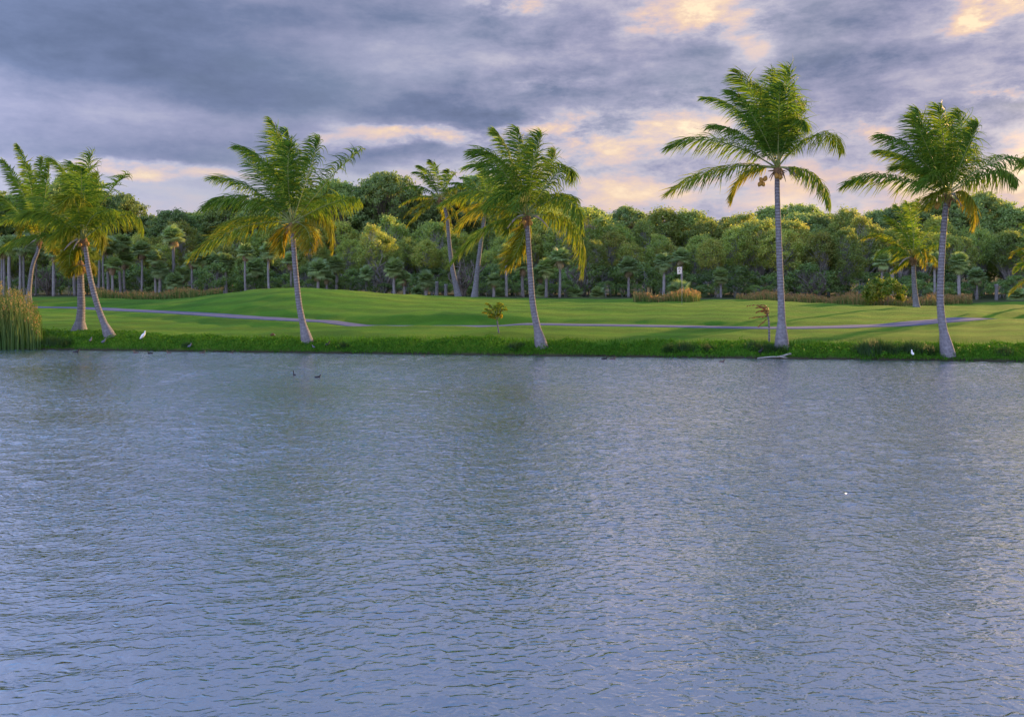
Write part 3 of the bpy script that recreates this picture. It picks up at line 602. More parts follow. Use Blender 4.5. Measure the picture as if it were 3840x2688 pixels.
# ------------------------------------------------------------------ forest prototypes
def leaf_quads(cen, nrm, size, r, ratio=0.55, colr=None):
    n = len(cen); a = unit(np.cross(nrm, r.normal(0, 1, (n, 3)))); b = np.cross(nrm, a)
    s = size[:, None]
    v = np.stack([cen-a*s, cen-b*s*ratio, cen+a*s, cen+b*s*ratio], 1).reshape(-1, 3)
    f = np.arange(4*n).reshape(n, 4)
    c = np.ones((n, 4, 4)); c[..., 0] = (colr if colr is not None else r.random(n))[:, None]; c[..., 1] = r.random((n, 1)); c[..., 2] = 0
    return v, f, c.reshape(-1, 4)
def tree_proto(seed, H, rad, crown_lo, clumps, per, csize, leaf, stems=1, flat=0.75, bare=0.0, up=0.0, warm=0.3):
    """broadleaf tree: stems + limbs out to clumps on an uneven shell; leaves sit on the outer side of every clump"""
    r = np.random.default_rng(seed); wood = []; leaves = []
    zc = (H+crown_lo)/2; hz = (H-crown_lo)/2
    st = []
    for k in range(stems):
        a = r.uniform(0, 6.28); off = np.array([math.cos(a), math.sin(a), 0])*(0.0 if stems == 1 else r.uniform(.2, .5)*rad*.5)
        lean = np.array([math.cos(a), math.sin(a), 0])*(r.uniform(0.1, .5)*rad*(1 if stems > 1 else .4))
        p = spline([off*.4+np.array([0, 0, -.2]), off*.4+lean*.25+np.array([0, 0, H*.3]), off*.4+lean*.7+np.array([0, 0, H*.6]), off*.4+lean+np.array([0, 0, H*.86])], 10)
        p[1:-1] += r.normal(0, .07, (8, 3)); w0 = 0.020*H/math.sqrt(stems)
        wood.append(tube(p, np.linspace(w0, w0*.25, 10), 7)); st.append(p)
    lobes = unit(r.normal(0, 1, (7, 3))); lobeh = r.uniform(.75, 1.22, 7)
    for k in range(clumps):
        d = unit(r.normal(0, 1, 3)*np.array([1, 1, .9])+np.array([0, 0, up]))
        if d[2] < -.75: d[2] = abs(d[2])
        lob = 1.0+0.16*((np.maximum(lobes@d, 0)**6)*(lobeh-1)*6).sum()
        lob = min(max(lob, .7), 1.3)
        q = r.uniform(.55, 1.0)**.5
        c = np.array([0, 0, zc])+d*np.array([rad, rad, hz])*q*lob
        if c[2] > H*1.12: c[2] = H*1.12
        p = st[r.integers(len(st))]; s = p[min(len(p)-1, max(2, int((c[2]-r.uniform(.15, .35)*H)/H*len(p))))]
        m = (s+c)/2+np.array([0, 0, r.uniform(-.1, .25)])*rad*.4+r.normal(0, .12, 3)
        wood.append(tube(spline([s, m, c], 6), np.linspace(0.0065*H/math.sqrt(stems), .008, 6), 5, False))
        if r.random() < bare: continue
        cs = csize*r.uniform(.65, 1.3); n = int(per*r.uniform(.7, 1.25)*(cs/csize)**1.5)
        e = unit(r.normal(0, 1, (n, 3))+np.array([0, 0, .35])+d*.4); rr = cs*np.abs(r.normal(.62, .32, (n, 1)))
        cen = c+e*rr*np.array([1, 1, flat])
        nr = unit(e+r.normal(0, .65, (n, 3)))
        leaves.append(leaf_quads(cen, nr, leaf*r.uniform(.7, 1.3, n), r, .55, np.clip(warm*r.uniform(.2, 1.6)+r.normal(0, .18, n), 0, 1)))
    wv = join(wood); lv_ = join(leaves)
    return wv, lv_
def proto_meshes(kind, lm, bm, plist):
    out = []
    for k, a in enumerate(plist):
        wv, l = tree_proto(**a)
        out.append((mesh_np(kind+'_trunk', wv[0], wv[1], smooth=True, mat=bm), mesh_np(kind+'_crown', l[0], l[1], l[2], mat=lm)))
    return out
DARK = proto_meshes('dark_tree', M['darkleaf'], M['barkdark'], [dict(seed=101+k, H=10, rad=r_, crown_lo=2.6, clumps=230, per=85, csize=.62, leaf=.125, stems=1+k % 2, flat=.6, up=.3, warm=.35) for k, r_ in enumerate((3.2, 2.7, 3.6, 2.9))])
OLIVE = proto_meshes('olive_tree', M['oliveleaf'], M['barkpale'], [dict(seed=201+k, H=8, rad=r_, crown_lo=(1.6, 3.2, 2.6, 3.4, 2.2)[k], clumps=165, per=72, csize=.50, leaf=.10, stems=3+k % 3, flat=1.0, bare=.05, up=.25, warm=.38) for k, r_ in enumerate((2.0, 1.7, 2.3, 1.8, 2.1))])
SHRUB = proto_meshes('shrub', M['shrub'], M['barkpale'], [dict(seed=301+k, H=3, rad=1.7, crown_lo=.3, clumps=42, per=85, csize=.45, leaf=.10, stems=4, flat=.9, bare=.06, up=.2, warm=.4) for k in range(3)])

def zone(px):
    for lim, s in [(20, 'at the left edge'), (115, 'above the cattail reeds'), (300, 'behind the left pair of palms'), (430, 'between left palms and mound'), (590, 'left of the grassy mound top'), (740, 'behind the mound palm'),
                   (960, 'right of the mound palm'), (1110, 'behind the two slender palms'), (1310, 'behind the middle palm'), (1470, 'just left of the golf flag'), (1590, 'behind the golf flag'), (1715, 'between flag and tallest palm'),
                   (1830, 'behind the tallest palm'), (2035, 'behind the golden bush'), (2200, 'behind the scarred palm'), (2330, 'at the right edge')]:
        if px < lim: return s
    return 'past the right edge'
ORD = ['leftmost']+[a+' from left' for a in 'second third fourth fifth sixth seventh eighth ninth tenth eleventh twelfth thirteenth fourteenth fifteenth sixteenth seventeenth eighteenth nineteenth twentieth twenty-first twenty-second twenty-third twenty-fourth twenty-fifth'.split()]
def label_all(items, fmt):
    """items: (px, object, extra); writes one label per object, told apart by place along the row"""
    by = {}
    for it in items: by.setdefault((zone(it[0]), it[2]), []).append(it)
    for (z, ex), lst in by.items():
        lst.sort(key=lambda q: q[0])
        for k, it in enumerate(lst):
            s = fmt.format(zone=z, ex=ex)
            it[1]['label'] = s if len(lst) == 1 else s+', '+ORD[min(k, 24)]
def plant(name, proto, px, D, H, H0, cat, group, r, wide=1.0, parts=('trunk', 'crown')):
    p = G(px, D); s = H/H0
    root = empty(name, p, r.uniform(0, 6.28), (s*wide, s*wide, s)); tag(root, None, cat, group)
    for n_, me in zip(parts, proto): obj(n_, me, None, root)
    return root
TOPROW = [(-500, 420), (0, 425), (100, 405), (180, 396), (260, 410), (310, 445), (345, 478), (400, 456), (480, 446), (560, 440), (640, 432), (720, 420), (790, 398), (850, 384), (910, 388), (980, 405), (1060, 400), (1140, 410), (1230, 432), (1310, 448), (1370, 472), (1440, 475), (1500, 468), (1545, 446), (1590, 448), (1630, 474), (1690, 476), (1740, 458), (1800, 456), (1850, 452), (1900, 462), (1990, 456), (2080, 452), (2150, 440), (2200, 442), (2240, 460), (2296, 440), (2600, 440), (3600, 440)]
MIDROW = [(-500, 545), (0, 545), (200, 540), (330, 505), (420, 520), (560, 530), (700, 500), (790, 486), (850, 490), (920, 520), (1050, 520), (1200, 500), (1320, 480), (1400, 500), (1500, 490), (1600, 480), (1700, 490), (1800, 490), (1900, 480), (2000, 500), (2100, 480), (2200, 515), (2296, 510), (3600, 500)]
def interp(tab, x): return float(np.interp(x, [a for a, b in tab], [b for a, b in tab]))
fr_ = random.Random(77)
items = []
for row, (D0, step, drop) in enumerate([(103, 54, 0), (116, 66, 10)]):
    px = -160+row*30
    while px < (3500 if row == 0 else 2900):
        p = px+fr_.uniform(-14, 14); D = D0+fr_.uniform(-3.5, 3.5)
        top = interp(TOPROW, p)+drop+fr_.choice((-14, -4, 4, 12, 22, 34))+fr_.uniform(-5, 5)
        zt = EYE+(HR-top)/F*D; H = zt-G(p, D).z
        o = plant('broadleaf_tree', DARK[fr_.randrange(4)], p, D, H/1.05, 10.0, 'tree', 'dark trees at the back of the forest', fr_, fr_.uniform(.78, .98))
        items.append((p, o, 'tall dark green tree' if row == 0 else 'rearmost dark tree'))
        px += step*(1 if p < 2350 else 1.5)
label_all(items, '{ex} {zone}')
items = []
for row, (D0, step, drop) in enumerate([(86, 46, 26), (94, 50, 0)]):
    px = -140+row*33
    while px < 3300:
        p = px+fr_.uniform(-16, 16); D = D0+fr_.uniform(-2.5, 2.5)
        if p < 620 and row == 0: D += 4
        top = interp(MIDROW, p)+drop+fr_.uniform(-30, 30)
        H = max(3.0, EYE+(HR-top)/F*D-G(p, D).z)
        o = plant('mangrove_tree', OLIVE[fr_.randrange(5)], p, D, H/1.05, 8.0, 'tree', 'pale stemmed trees in the middle of the forest', fr_, fr_.uniform(.95, 1.25))
        items.append((p, o, 'front olive tree' if row == 0 else 'taller olive tree with pale stems'))
        px += step*(1 if p < 2350 else 1.8)
label_all(items, '{ex}, {zone}')
items = []
for row, (D0, step, h0) in enumerate([(79.6, 44, 1.35), (83.5, 40, 2.3)]):
    px = -100+row*21
    while px < 2480:
        p = px+fr_.uniform(-14, 14); D = D0+fr_.uniform(-1.2, 1.2); H = h0*fr_.uniform(.65, 1.3)
        if p < 560 and row == 0: H *= .6
        o = plant('shrub', SHRUB[fr_.randrange(3)], p, D, H, 3.0, 'shrub', 'undergrowth along the forest edge', fr_, fr_.uniform(1.0, 1.35))
        items.append((p, o, 'low green shrub' if row == 0 else 'dark shrub among trunks'))
        px += step
label_all(items, '{ex} {zone}')
items = []
px = -150
while px < 2500:
    p = px+fr_.uniform(-14, 14); D = 108+fr_.uniform(-2, 2)
    o = plant('thicket_tree', SHRUB[fr_.randrange(3)], p, D, fr_.uniform(5.5, 7.5), 3.0, 'tree', 'low thicket deep in the forest', fr_, fr_.uniform(.85, 1.1)); items.append((p, o, 'low thicket tree deep in the forest')); px += 62
label_all(items, '{ex} {zone}')
# golden bush and the bush left of the mound
gb = tree_proto(seed=401, H=1.75, rad=1.35, crown_lo=.15, clumps=60, per=120, csize=.32, leaf=.075, stems=5, flat=1.0, up=.3, warm=.55)
gbm = (mesh_np('bush_trunk', gb[0][0], gb[0][1], smooth=True, mat=M['barkdark']), mesh_np('bush_crown', *gb[1], mat=M['golden']))
o = empty('bush', G(1983, 63.5), 0, (1.05, 1.05, 1.0)); tag(o, 'dense golden green bush standing in tan reeds right of tallest palm', 'bush')
obj('trunk', gbm[0], None, o); obj('crown', gbm[1], None, o)
o = empty('bush', G(483, 77), 0, 1); tag(o, 'round dark green bush at the left foot of the grassy mound', 'bush')
for n_, me in zip(('trunk', 'crown'), SHRUB[1]): obj(n_, me, None, o)
o.scale = (.95, .95, .85)
# bare branching tree between the two slender palms
def bare_tree(seed, H):
    r = np.random.default_rng(seed); out = []
    def br(p, d, l, rad, lev):
        n = 6; pts = [p]
        for k in range(n): d = unit(d+r.normal(0, .16, 3)+np.array([0, 0, .05])); pts.append(pts[-1]+d*l/n)
        out.append(tube(np.array(pts), np.linspace(rad, rad*.55, n+1), 6))
        if lev < 3:
            for k in range(3 if lev else 5):
                a = r.normal(0, 1, 3); a[2] = abs(a[2])*.5
                br(pts[r.integers(2, n+1)] if lev else pts[r.integers(1, n+1)], unit(d*.6+a*.7), l*r.uniform(.5, .8), rad*.55, lev+1)
    for k in range(3): a = k*2.1+.4; br(np.array([0, 0, -.1]), unit(np.array([math.cos(a)*.8, math.sin(a)*.4, 1.0])), H*.42, .13, 0)
    return join(out)
bt = bare_tree(5, 5.2); bm_ = mesh_np('bare_branches', bt[0], bt[1], smooth=True, mat=M['barkdark'])
for px, D, s, lab in [(1040, 76, 1.0, 'leafless grey tree with forking branches between the two slender palms'), (108, 78, .85, 'leafless grey tree with forking branches left of the left palm pair'), (860, 80, 1.0, 'leafless grey tree with upright limbs right of the mound palm'),
                      (1830, 79, .8, 'leafless pale tree with forked stem just right of the tallest palm'), (1300, 80, .9, 'leafless grey tree with thin limbs right of the middle palm')]:
    o = empty('bare_tree', G(px, D), px*.01, s); tag(o, lab, 'tree', 'leafless trees at the forest edge'); obj('trunk', bm_, None, o)

# ------------------------------------------------------------------ cabbage palms with fan leaves
def fan_leaf(r, size):
    n = 20; a = np.linspace(-2.3, 2.3, n)+r.normal(0, .03, n); parts = []
    L = size*(0.75+0.25*np.cos(a*.6))
    d0 = np.c_[np.cos(a), np.sin(a), np.full(n, .12)]
    ss = np.linspace(0, 1, 4)
    p = np.zeros((n, 4, 3))
    for k in range(1, 4):
        d = unit(d0+np.array([0, 0, -1.0])*ss[k]**2*.9); p[:, k] = p[:, k-1]+d*(L/3)[:, None]
    wv = np.c_[-np.sin(a), np.cos(a), np.zeros(n)][:, None]*(size*np.array([.03, .085, .07, .008]))[None, :, None]
    v = np.stack([p-wv, p+wv], 2).reshape(-1, 3)
    b = (np.arange(n)*8)[:, None]; k = (np.arange(3)*2)[None]
    return v, np.stack([b+k, b+k+1, b+k+3, b+k+2], -1).reshape(-1, 4)
def rotz(a): c, s = math.cos(a), math.sin(a); return np.array([[c, -s, 0], [s, c, 0], [0, 0, 1]])
def roty(a): c, s = math.cos(a), math.sin(a); return np.array([[c, 0, s], [0, 1, 0], [-s, 0, c]])
def sabal_crown(seed, n=34, size=.62, pet=.48, dead=.25):
    r = np.random.default_rng(seed); parts = []
    for k in range(n):
        u = (k+.5)/n; elv = math.asin(max(-.97, 1-1.85*u))+r.normal(0, .12); azm = k*2.399+r.normal(0, .2)
        sz = size*r.uniform(.85, 1.15); v, f = fan_leaf(r, sz); isdead = u > 1-dead and r.random() < .75
        if isdead: v = v*np.array([1, .6, 1.0]); elv = -1.1+r.normal(0, .2)
        base = np.array([pet*r.uniform(.8, 1.1)*(.55 if isdead else 1), 0, 0])
        M_ = rotz(azm)@roty(-elv)
        tp = tube(np.array([[0, 0, 0], base*.5+np.array([0, 0, .03]), base]), [.022, .018, .014], 4, False)
        vv = np.concatenate([v+base, tp[0]])@M_.T*np.array([1, 1, 1.12])
        ff = np.concatenate([f, tp[1]+len(v)])
        c = np.ones((len(vv), 4)); c[:, 0] = (.95 if isdead else np.clip(.15+.25*u+r.normal(0, .08), 0, .6)); c[:, 1] = r.random()
        parts.append((vv, ff, c))
    return join(parts)
SC = [mesh_np('fan_crown', *sabal_crown(500+k, n=(58, 46, 52, 64)[k], size=(.56, .50, .58, .54)[k], dead=(.2, .35, .15, .3)[k]), mat=M['sabal']) for k in range(4)]
def sabal_trunk(H, r0, seed):
    r = np.random.default_rng(seed); u = np.linspace(0, 1, 14); bend = r.normal(0, .14, 2)
    p = np.c_[bend[0]*np.sin(u*3)*H*.12, bend[1]*np.sin(u*2.4)*H*.12, u*H-.1]
    p -= p[0]*np.array([1, 1, 0]); rr = r0*(1.15-.25*u)*(1+r.normal(0, .05, 14)); rr[-3:] *= (1.15, 1.35, 1.2)
    v, f, c = tube(p, rr, 9, True, True); return v, f, c, p[-1]
SAB = [(4, 545, 0), (9, 552, 1), (23, 540, 0), (45, 545, 1), (54, 540, 2), (80, 548, 0), (120, 560, 1), (168, 546, 0), (220, 545, 1), (233, 541, 0), (244, 545, 3), (253, 586, 1), (272, 538, 0), (281, 574, 1), (317, 554, 3), (349, 572, 1), (358, 597, 0),
       (388, 523, 3), (391, 624, 2), (408, 608, 2), (432, 574, 1), (460, 574, 0), (486, 578, 1), (507, 580, 0), (551, 557, 1), (573, 594, 2), (604, 556, 0), (651, 576, 1), (713, 598, 2), (733, 612, 1), (753, 586, 0), (821, 606, 2), (884, 594, 2), (907, 616, 1),
       (955, 620, 2), (1107, 620, 0), (1136, 562, 3), (1173, 588, 1), (1212, 606, 2), (1225, 592, 0), (1255, 570, 1), (1409, 592, 3), (1487, 580, 0), (1528, 569, 3), (1616, 611, 2), (1980, 577, 1), (2096, 576, 1), (2151, 580, 0), (2189, 612, 3)]
items = []
for k, (px, row, kind) in enumerate(SAB):
    D = 77+fr_.uniform(-1.8, 2.0); b = G(px, D); H = EYE+(HR-row)/F*D-b.z-.25
    root = empty('cabbage_palm', b); tag(root, None, 'palm tree', 'cabbage palms along the forest edge')
    v, f, c, top = sabal_trunk(H, .105*fr_.uniform(.8, 1.25), 700+k)
    obj('trunk', mesh_np('trunk', v, f, c, smooth=True, mat=M['barksabal']), None, root)
    co = obj('crown', SC[kind], None, root); co.location = top; s = fr_.uniform(.85, 1.12)*(.85 if row > 600 else 1.0)
    co.scale = (s, s, s); co.rotation_euler = (fr_.uniform(-.12, .12), fr_.uniform(-.12, .12), fr_.uniform(0, 6.28))
    items.append((px, root, 'tall' if row < 572 else ('short' if row > 595 else 'mid-height')))
label_all(items, '{ex} cabbage palm at the forest edge {zone}')
for px, row, lab in [(979, 628, 'headless palm trunk left of the two slender palms'), (1000, 634, 'shorter headless palm trunk beside the leaning slender palm'), (2000, 600, 'headless pale trunk standing behind the golden bush'), (2234, 634, 'headless pale trunk near the right edge of the forest')]:
    D = 77; b = G(px, D); root = empty('palm_stump', b); tag(root, lab, 'dead trunk', 'headless palm trunks')
    v, f, c, top = sabal_trunk(EYE+(HR-row)/F*D-b.z, .14, px); obj('trunk', mesh_np('trunk', v, f, c, smooth=True, mat=M['barksabal']), None, root)
# low palmettos at the forest foot
items = []
for px, D, s in [(1524, 66, 1.25), (1215, 77, .8), (1290, 78, .8), (1120, 77, .7), (1060, 78, .7), (935, 78, .7), (2085, 77, .8), (2128, 76, .95), (2280, 76, .9), (330, 78, .6), (1340, 77, .8), (1570, 79, .8)]:
    o = empty('palmetto', G(px, D)+Vector((0, 0, .25*s)), px*.1, s); tag(o, None, 'shrub', 'trunkless fan palms at the forest foot')
    obj('leaves', SC[2 if px % 2 else 0], None, o); items.append((px, o, 'trunkless fan palm clump'))
label_all(items, '{ex} on the ground {zone}')

# ------------------------------------------------------------------ reeds, bank cover
def blades(xy, h, wd, lean, colr, r, z=None, seg=3):
    n = len(xy); z = ground(xy[:, 0], xy[:, 1]) if z is None else z
    a = r.uniform(0, 6.28, n); d = np.c_[np.cos(a), np.sin(a), 0*a]*lean[:, None]+np.array([-.06, 0, 0]); wv = np.c_[-np.sin(a), np.cos(a)*.4, 0*a]
    wv = unit(wv); s = np.linspace(0, 1, seg+1)
    p = np.c_[xy, z-.03][:, None]+np.array([0, 0, 1])*(s[None, :, None]*h[:, None, None])+d[:, None]*(s**2)[None, :, None]*h[:, None, None]
    ww = np.interp(s, [0, .4, 1], [1, .9, .08])[None, :, None]*wd[:, None, None]*.5
    v = np.stack([p-wv[:, None]*ww, p+wv[:, None]*ww], 2).reshape(-1, 3)
    b = (np.arange(n)*(seg+1)*2)[:, None]; k = (np.arange(seg)*2)[None]
    f = np.stack([b+k, b+k+1, b+k+3, b+k+2], -1).reshape(-1, 4)
    c = np.ones((n, seg+1, 2, 4)); c[..., 0] = np.clip(colr[:, None]+(s**2*.25)[None], 0, 1)[..., None]; c[..., 1] = r.random((n, 1, 1)); return v, f, c.reshape(-1, 4)
def plumes(xy, z, r, hmin=.16, hmax=.3, w_=.05, colr=(.75, 1.0)):
    n = len(xy); parts_c = np.c_[xy, z]; m = 7
    cen = np.repeat(parts_c, m, 0)+np.c_[r.normal(0, w_*.5, (n*m, 2)), r.uniform(-hmax, 0, n*m)]
    nr = unit(r.normal(0, 1, (n*m, 3))*np.array([1, 1, .3])); return leaf_quads(cen, nr, np.full(n*m, w_), r, .5, r.uniform(*colr, n*m))
r = np.random.default_rng(55)
n = 1500
px = r.uniform(-90, 84, n)+np.abs(r.normal(0, 1, n))*9; D = r.uniform(43.4, 46.6, n)
xy = np.c_[(px-CX)/F*D, D]; hmax = np.interp(px, [-90, 30, 70, 92, 115], [3.0, 2.8, 2.3, 1.4, .5]); h = hmax*r.uniform(.55, 1.0, n); z = np.maximum(ground(xy[:, 0], xy[:, 1]), -.35)
p1 = blades(xy, h, np.full(n, .035), r.uniform(.02, .16, n), r.uniform(0, .16, n), r, z, 4)
k = r.random(n) < .30
p2 = plumes(xy[k]+np.array([-.1, 0]), z[k]+h[k]*.98, r, w_=.045, colr=(.45, .95))
v, f, c = join([p1, p2]); o = obj('cattail_reeds', mesh_np('cattail_reeds', v, f, c, mat=M['reed']))
tag(o, 'tall green reeds with tan tips in the water at the left edge', 'reeds', None, 'stuff')
def reed_band(label, spans, n, hlo, hhi, col, seedhead, name='reed_bed'):
    parts = []
    for (a, b, d0, d1, wgt) in spans:
        m = int(n*wgt); px = r.uniform(a, b, m); D = r.uniform(d0, d1, m); xy = np.c_[(px-CX)/F*D, D]
        lum = .75+.25*np.sin(px*.05)*np.sin(px*.017+1); h = r.uniform(hlo, hhi, m)*lum
        parts.append(blades(xy, h, np.full(m, .045), r.uniform(.03, .3, m), np.clip(r.normal(col, .18, m), 0, 1), r))
        k = r.random(m) < seedhead
        parts.append(plumes(xy[k], ground(xy[k, 0], xy[k, 1])+h[k], r, w_=.06))
    v, f, c = join(parts); o = obj(name, mesh_np(name, v, f, c, mat=M['reed'])); tag(o, label, 'reeds', None, 'stuff')
reed_band('strip of low green reeds left of the grassy mound', [(215, 500, 65.2, 73, 1.0)], 4200, .45, .85, .28, .12)
reed_band('patch of tan tipped reeds beside the golf flag', [(1420, 1570, 62.5, 66, 1.0)], 1300, .5, 1.0, .35, .22)
reed_band('long band of orange tan reeds in front of the right forest', [(1650, 2180, 68.5, 73, .8), (1900, 2100, 65, 69, .2)], 5200, .5, 1.0, .45, .28)
# bank cover
n = 46000
px = r.uniform(40, 2420, n); sd_ = np.array([shoreD(p) for p in px])
edge = 2.0+.35*np.sin(px*.031)+.3*np.sin(px*.0113+2)+.15*np.sin(px*.11)+np.interp(px, [100, 330, 430], [1.7, 1.4, 0])
off = r.uniform(0, 1, n)**.9*(edge+.25)-.12; D = sd_+off; xy = np.c_[(px-CX)/F*D, D]
lump = (.5+.5*np.sin(px*.09+off*3)*np.sin(px*.023+off*2))*(.5+.5*np.sin(px*.21-off*4))
hh = np.clip(.08+.30*lump, .05, .4)*np.clip((edge+.1-off)/.6, .15, 1); zz_ = np.maximum(ground(xy[:, 0], xy[:, 1]), -.03)+r.uniform(0, 1, n)**.6*hh
cen = np.c_[xy, zz_]; nr = unit(r.normal(0, .55, (n, 3))+np.array([0, -.35, .75]))
p1 = leaf_quads(cen, nr, r.uniform(.025, .050, n), r, .6, np.clip(r.normal(.38, .2, n)+.25*(lump-.5), 0, 1))
m = 16000; px = r.uniform(40, 2420, m); sd_ = np.array([shoreD(p) for p in px]); off = r.uniform(-.05, 2.3, m); D = sd_+off; xy = np.c_[(px-CX)/F*D, D]
p2 = blades(xy, r.uniform(.1, .3, m), np.full(m, .016), r.uniform(.1, .8, m), r.uniform(.1, .7, m), r, np.maximum(ground(xy[:, 0], xy[:, 1]), -.03))
v, f, c = join([p1, p2]); o = obj('bank_ground_cover', mesh_np('bank_ground_cover', v, f, c, mat=M['bank']))
tag(o, 'lush green creeping ground cover along the water edge', 'ground cover', None, 'stuff')
# dark sedge tufts on the bank
TUFT = []
for k in range(3):
    n = 420; q = np.clip(r.normal(0, .18, (n, 2)), -.4, .4); h = r.uniform(.3, .62, n)*np.exp(-(q**2).sum(1)*3)
    TUFT.append(mesh_np('sedge', *blades(q, h, np.full(n, .014), r.uniform(.1, .7, n), r.uniform(0, 1, n), r, np.zeros(n)), mat=M['tuft']))
items = []
for k, (px, off, s) in enumerate([(118, .5, 1.1), (150, .35, .9), (420, .4, .6), (770, .5, .7), (1150, .5, .8), (1165, .9, .6), (1500, .6, .9), (1535, .7, 1.0), (1585, .6, .8), (1690, .8, 1.0), (1720, .7, .9), (1748, .6, .8), (2040, .8, 1.15), (2085, .6, 1.0), (1945, .6, 1.3), (1965, .9, 1.3), (1990, .7, 1.1), (2250, .5, .8)]):
    o = obj('sedge_tuft', TUFT[k % 3]); p = G(px, shoreD(px)+off); o.location = p+Vector((0, 0, -.04)); o.scale = (s*1.3, s, s); o.rotation_euler = (0, 0, k*1.3)
    tag(o, None, 'sedge', 'dark sedge tufts on the bank'); items.append((px, o, 'dark sedge tuft'))
label_all(items, '{ex} on the bank {zone}')
for it in items: it[1]['label'] = it[1]['label'].replace(' behind ', ' below ').replace('above the cattail', 'beside the cattail')

# ------------------------------------------------------------------ golf flag
fp = G(1529, 58); fl = empty('golf_flag', fp); tag(fl, 'white golf flag with a number on a thin pole on the green', 'golf flag')
top = EYE+(HR-597)/F*58-fp.z
v, f, c = tube([(0, 0, -.1), (0, 0, .6), (0, 0, top)], .012, 10); obj('pole', mesh_np('pole', v, f, smooth=True, mat=M['pin']), None, fl)
u = np.linspace(0, 1, 9); q = np.linspace(0, 1, 7); U, Q = np.meshgrid(u, q); W_, H_ = .30, .45
wav = lambda U, Q: .03*np.sin(U*6+Q*1.2)*U
fx = lambda U, Q: -.017-U*W_+.02*Q*U; fz = lambda U, Q: top-.02-Q*H_-.03*U
vf = np.stack([fx(U, Q), wav(U, Q)-.004, fz(U, Q)], -1).reshape(-1, 3); vb = vf+np.array([0, .008, 0]); nn = 9
i = np.arange(6)[:, None]*nn; j = np.arange(8)[None]; qf = np.stack([i+j, i+j+1, i+nn+j+1, i+nn+j], -1).reshape(-1, 4)
cl_ = obj('cloth', mesh_np('cloth', np.concatenate([vf, vb]), np.concatenate([qf, qf[:, ::-1]+len(vf)]), smooth=True, mat=M['flagcloth']), None, fl)
num = [(.72, .30), (.62, .20), (.42, .18), (.30, .27), (.33, .40), (.50, .55), (.68, .74), (.30, .76)]      # the digit, drawn as a stroke on the cloth
cu = spline(np.array([(a, b, 0) for a, b in num[:7]]), 22); cu = np.concatenate([cu, np.array([(.30, .76, 0)])])
st = np.stack([fx(cu[:, 0], cu[:, 1]), wav(cu[:, 0], cu[:, 1])-.0055, fz(cu[:, 0], cu[:, 1])], -1); tg = unit(np.gradient(st, axis=0)); nv = unit(np.cross(tg, np.array([0, 1.0, 0])))*.022
k2 = np.arange(len(st)-1)*2; vv = np.stack([st-nv, st+nv], 1).reshape(-1, 3)
obj('number', mesh_np('number', vv, np.stack([k2, k2+1, k2+3, k2+2], -1), mat=M['flagink']), None, cl_)

# ------------------------------------------------------------------ birds and small things
def bird(name, label, loc, rz, kind, mat, sc=1.0, group=None, cat='bird'):
    root = empty(name, loc, rz, sc); tag(root, label, cat, group)
    if kind == 'swim':      # floating, x forward
        p = [(-.17, 0, .055), (-.13, 0, .04), (-.06, 0, .025), (.02, 0, .025), (.09, 0, .045), (.125, 0, .085), (.135, 0, .125), (.15, 0, .15), (.175, 0, .15), (.19, 0, .145)]
        rr = [.008, .035, .062, .068, .052, .034, .026, .032, .024, .012]; bill = ([(.185, 0, .145), (.225, 0, .137)], [.012, .003]); legs = []
    elif kind == 'neck':    # long-necked swimmer
        p = [(-.16, 0, .03), (-.10, 0, .02), (-.02, 0, .015), (.06, 0, .03), (.09, 0, .08), (.085, 0, .14), (.09, 0, .19), (.11, 0, .205), (.13, 0, .20)]
        rr = [.008, .035, .055, .045, .026, .02, .02, .024, .012]; bill = ([(.125, 0, .20), (.185, 0, .197)], [.009, .002]); legs = []
    elif kind == 'egret':   # standing heron seen from the side
        p = [(-.20, 0, .22), (-.15, 0, .27), (-.07, 0, .36), (.0, 0, .44), (.045, 0, .50), (.06, 0, .55), (.058, 0, .595), (.07, 0, .625), (.095, 0, .625), (.115, 0, .618)]
        rr = [.010, .045, .082, .082, .055, .036, .028, .033, .026, .012]; bill = ([(.11, 0, .618), (.20, 0, .60)], [.011, .002]); legs = [(-.06, .03), (-.04, -.03)]
    else:                   # upright wader / moorhen on the bank
        p = [(-.12, 0, .11), (-.08, 0, .12), (-.02, 0, .14), (.04, 0, .17), (.065, 0, .215), (.07, 0, .25), (.085, 0, .275), (.105, 0, .27)]
        rr = [.008, .035, .058, .05, .03, .024, .03, .014]; bill = ([(.10, 0, .27), (.14, 0, .26)], [.01, .003]); legs = [(-.01, .025), (.0, -.025)]
    n = 26; pp = spline(np.array(p, float), n); rad = np.interp(np.linspace(0, 1, n), np.linspace(0, 1, len(rr)), rr)
    v, f, c = tube(pp, rad, 12); obj('body', mesh_np('body', v, f, smooth=True, mat=M[mat]), None, root)
    v, f, c = tube(bill[0], bill[1], 6); obj('bill', mesh_np('bill', v, f, smooth=True, mat=M['bill']), None, root)
    for (lx, ly) in legs:
        hz = .30 if kind == 'egret' else .11
        v, f, c = tube([(lx, ly, hz), (lx-.015, ly, hz*.5), (lx, ly, 0.0), (lx+.04, ly, -.005)], [.010, .007, .007, .004], 6)
        obj('leg', mesh_np('leg', v, f, smooth=True, mat=M['birdleg']), None, root)
    return root
def onwater(px, row): D = EYE*F/(row-HR); return Vector(((px-CX)/F*D, D, -.012))
def onbank(px, off, up=.12): p = G(px, shoreD(px)+off); p.z = max(p.z, 0)+up; return p
bird('egret', 'white egret standing in the green bank cover right of the palm pair', onbank(322, .75, .07), R(8), 'egret', 'white', .9)
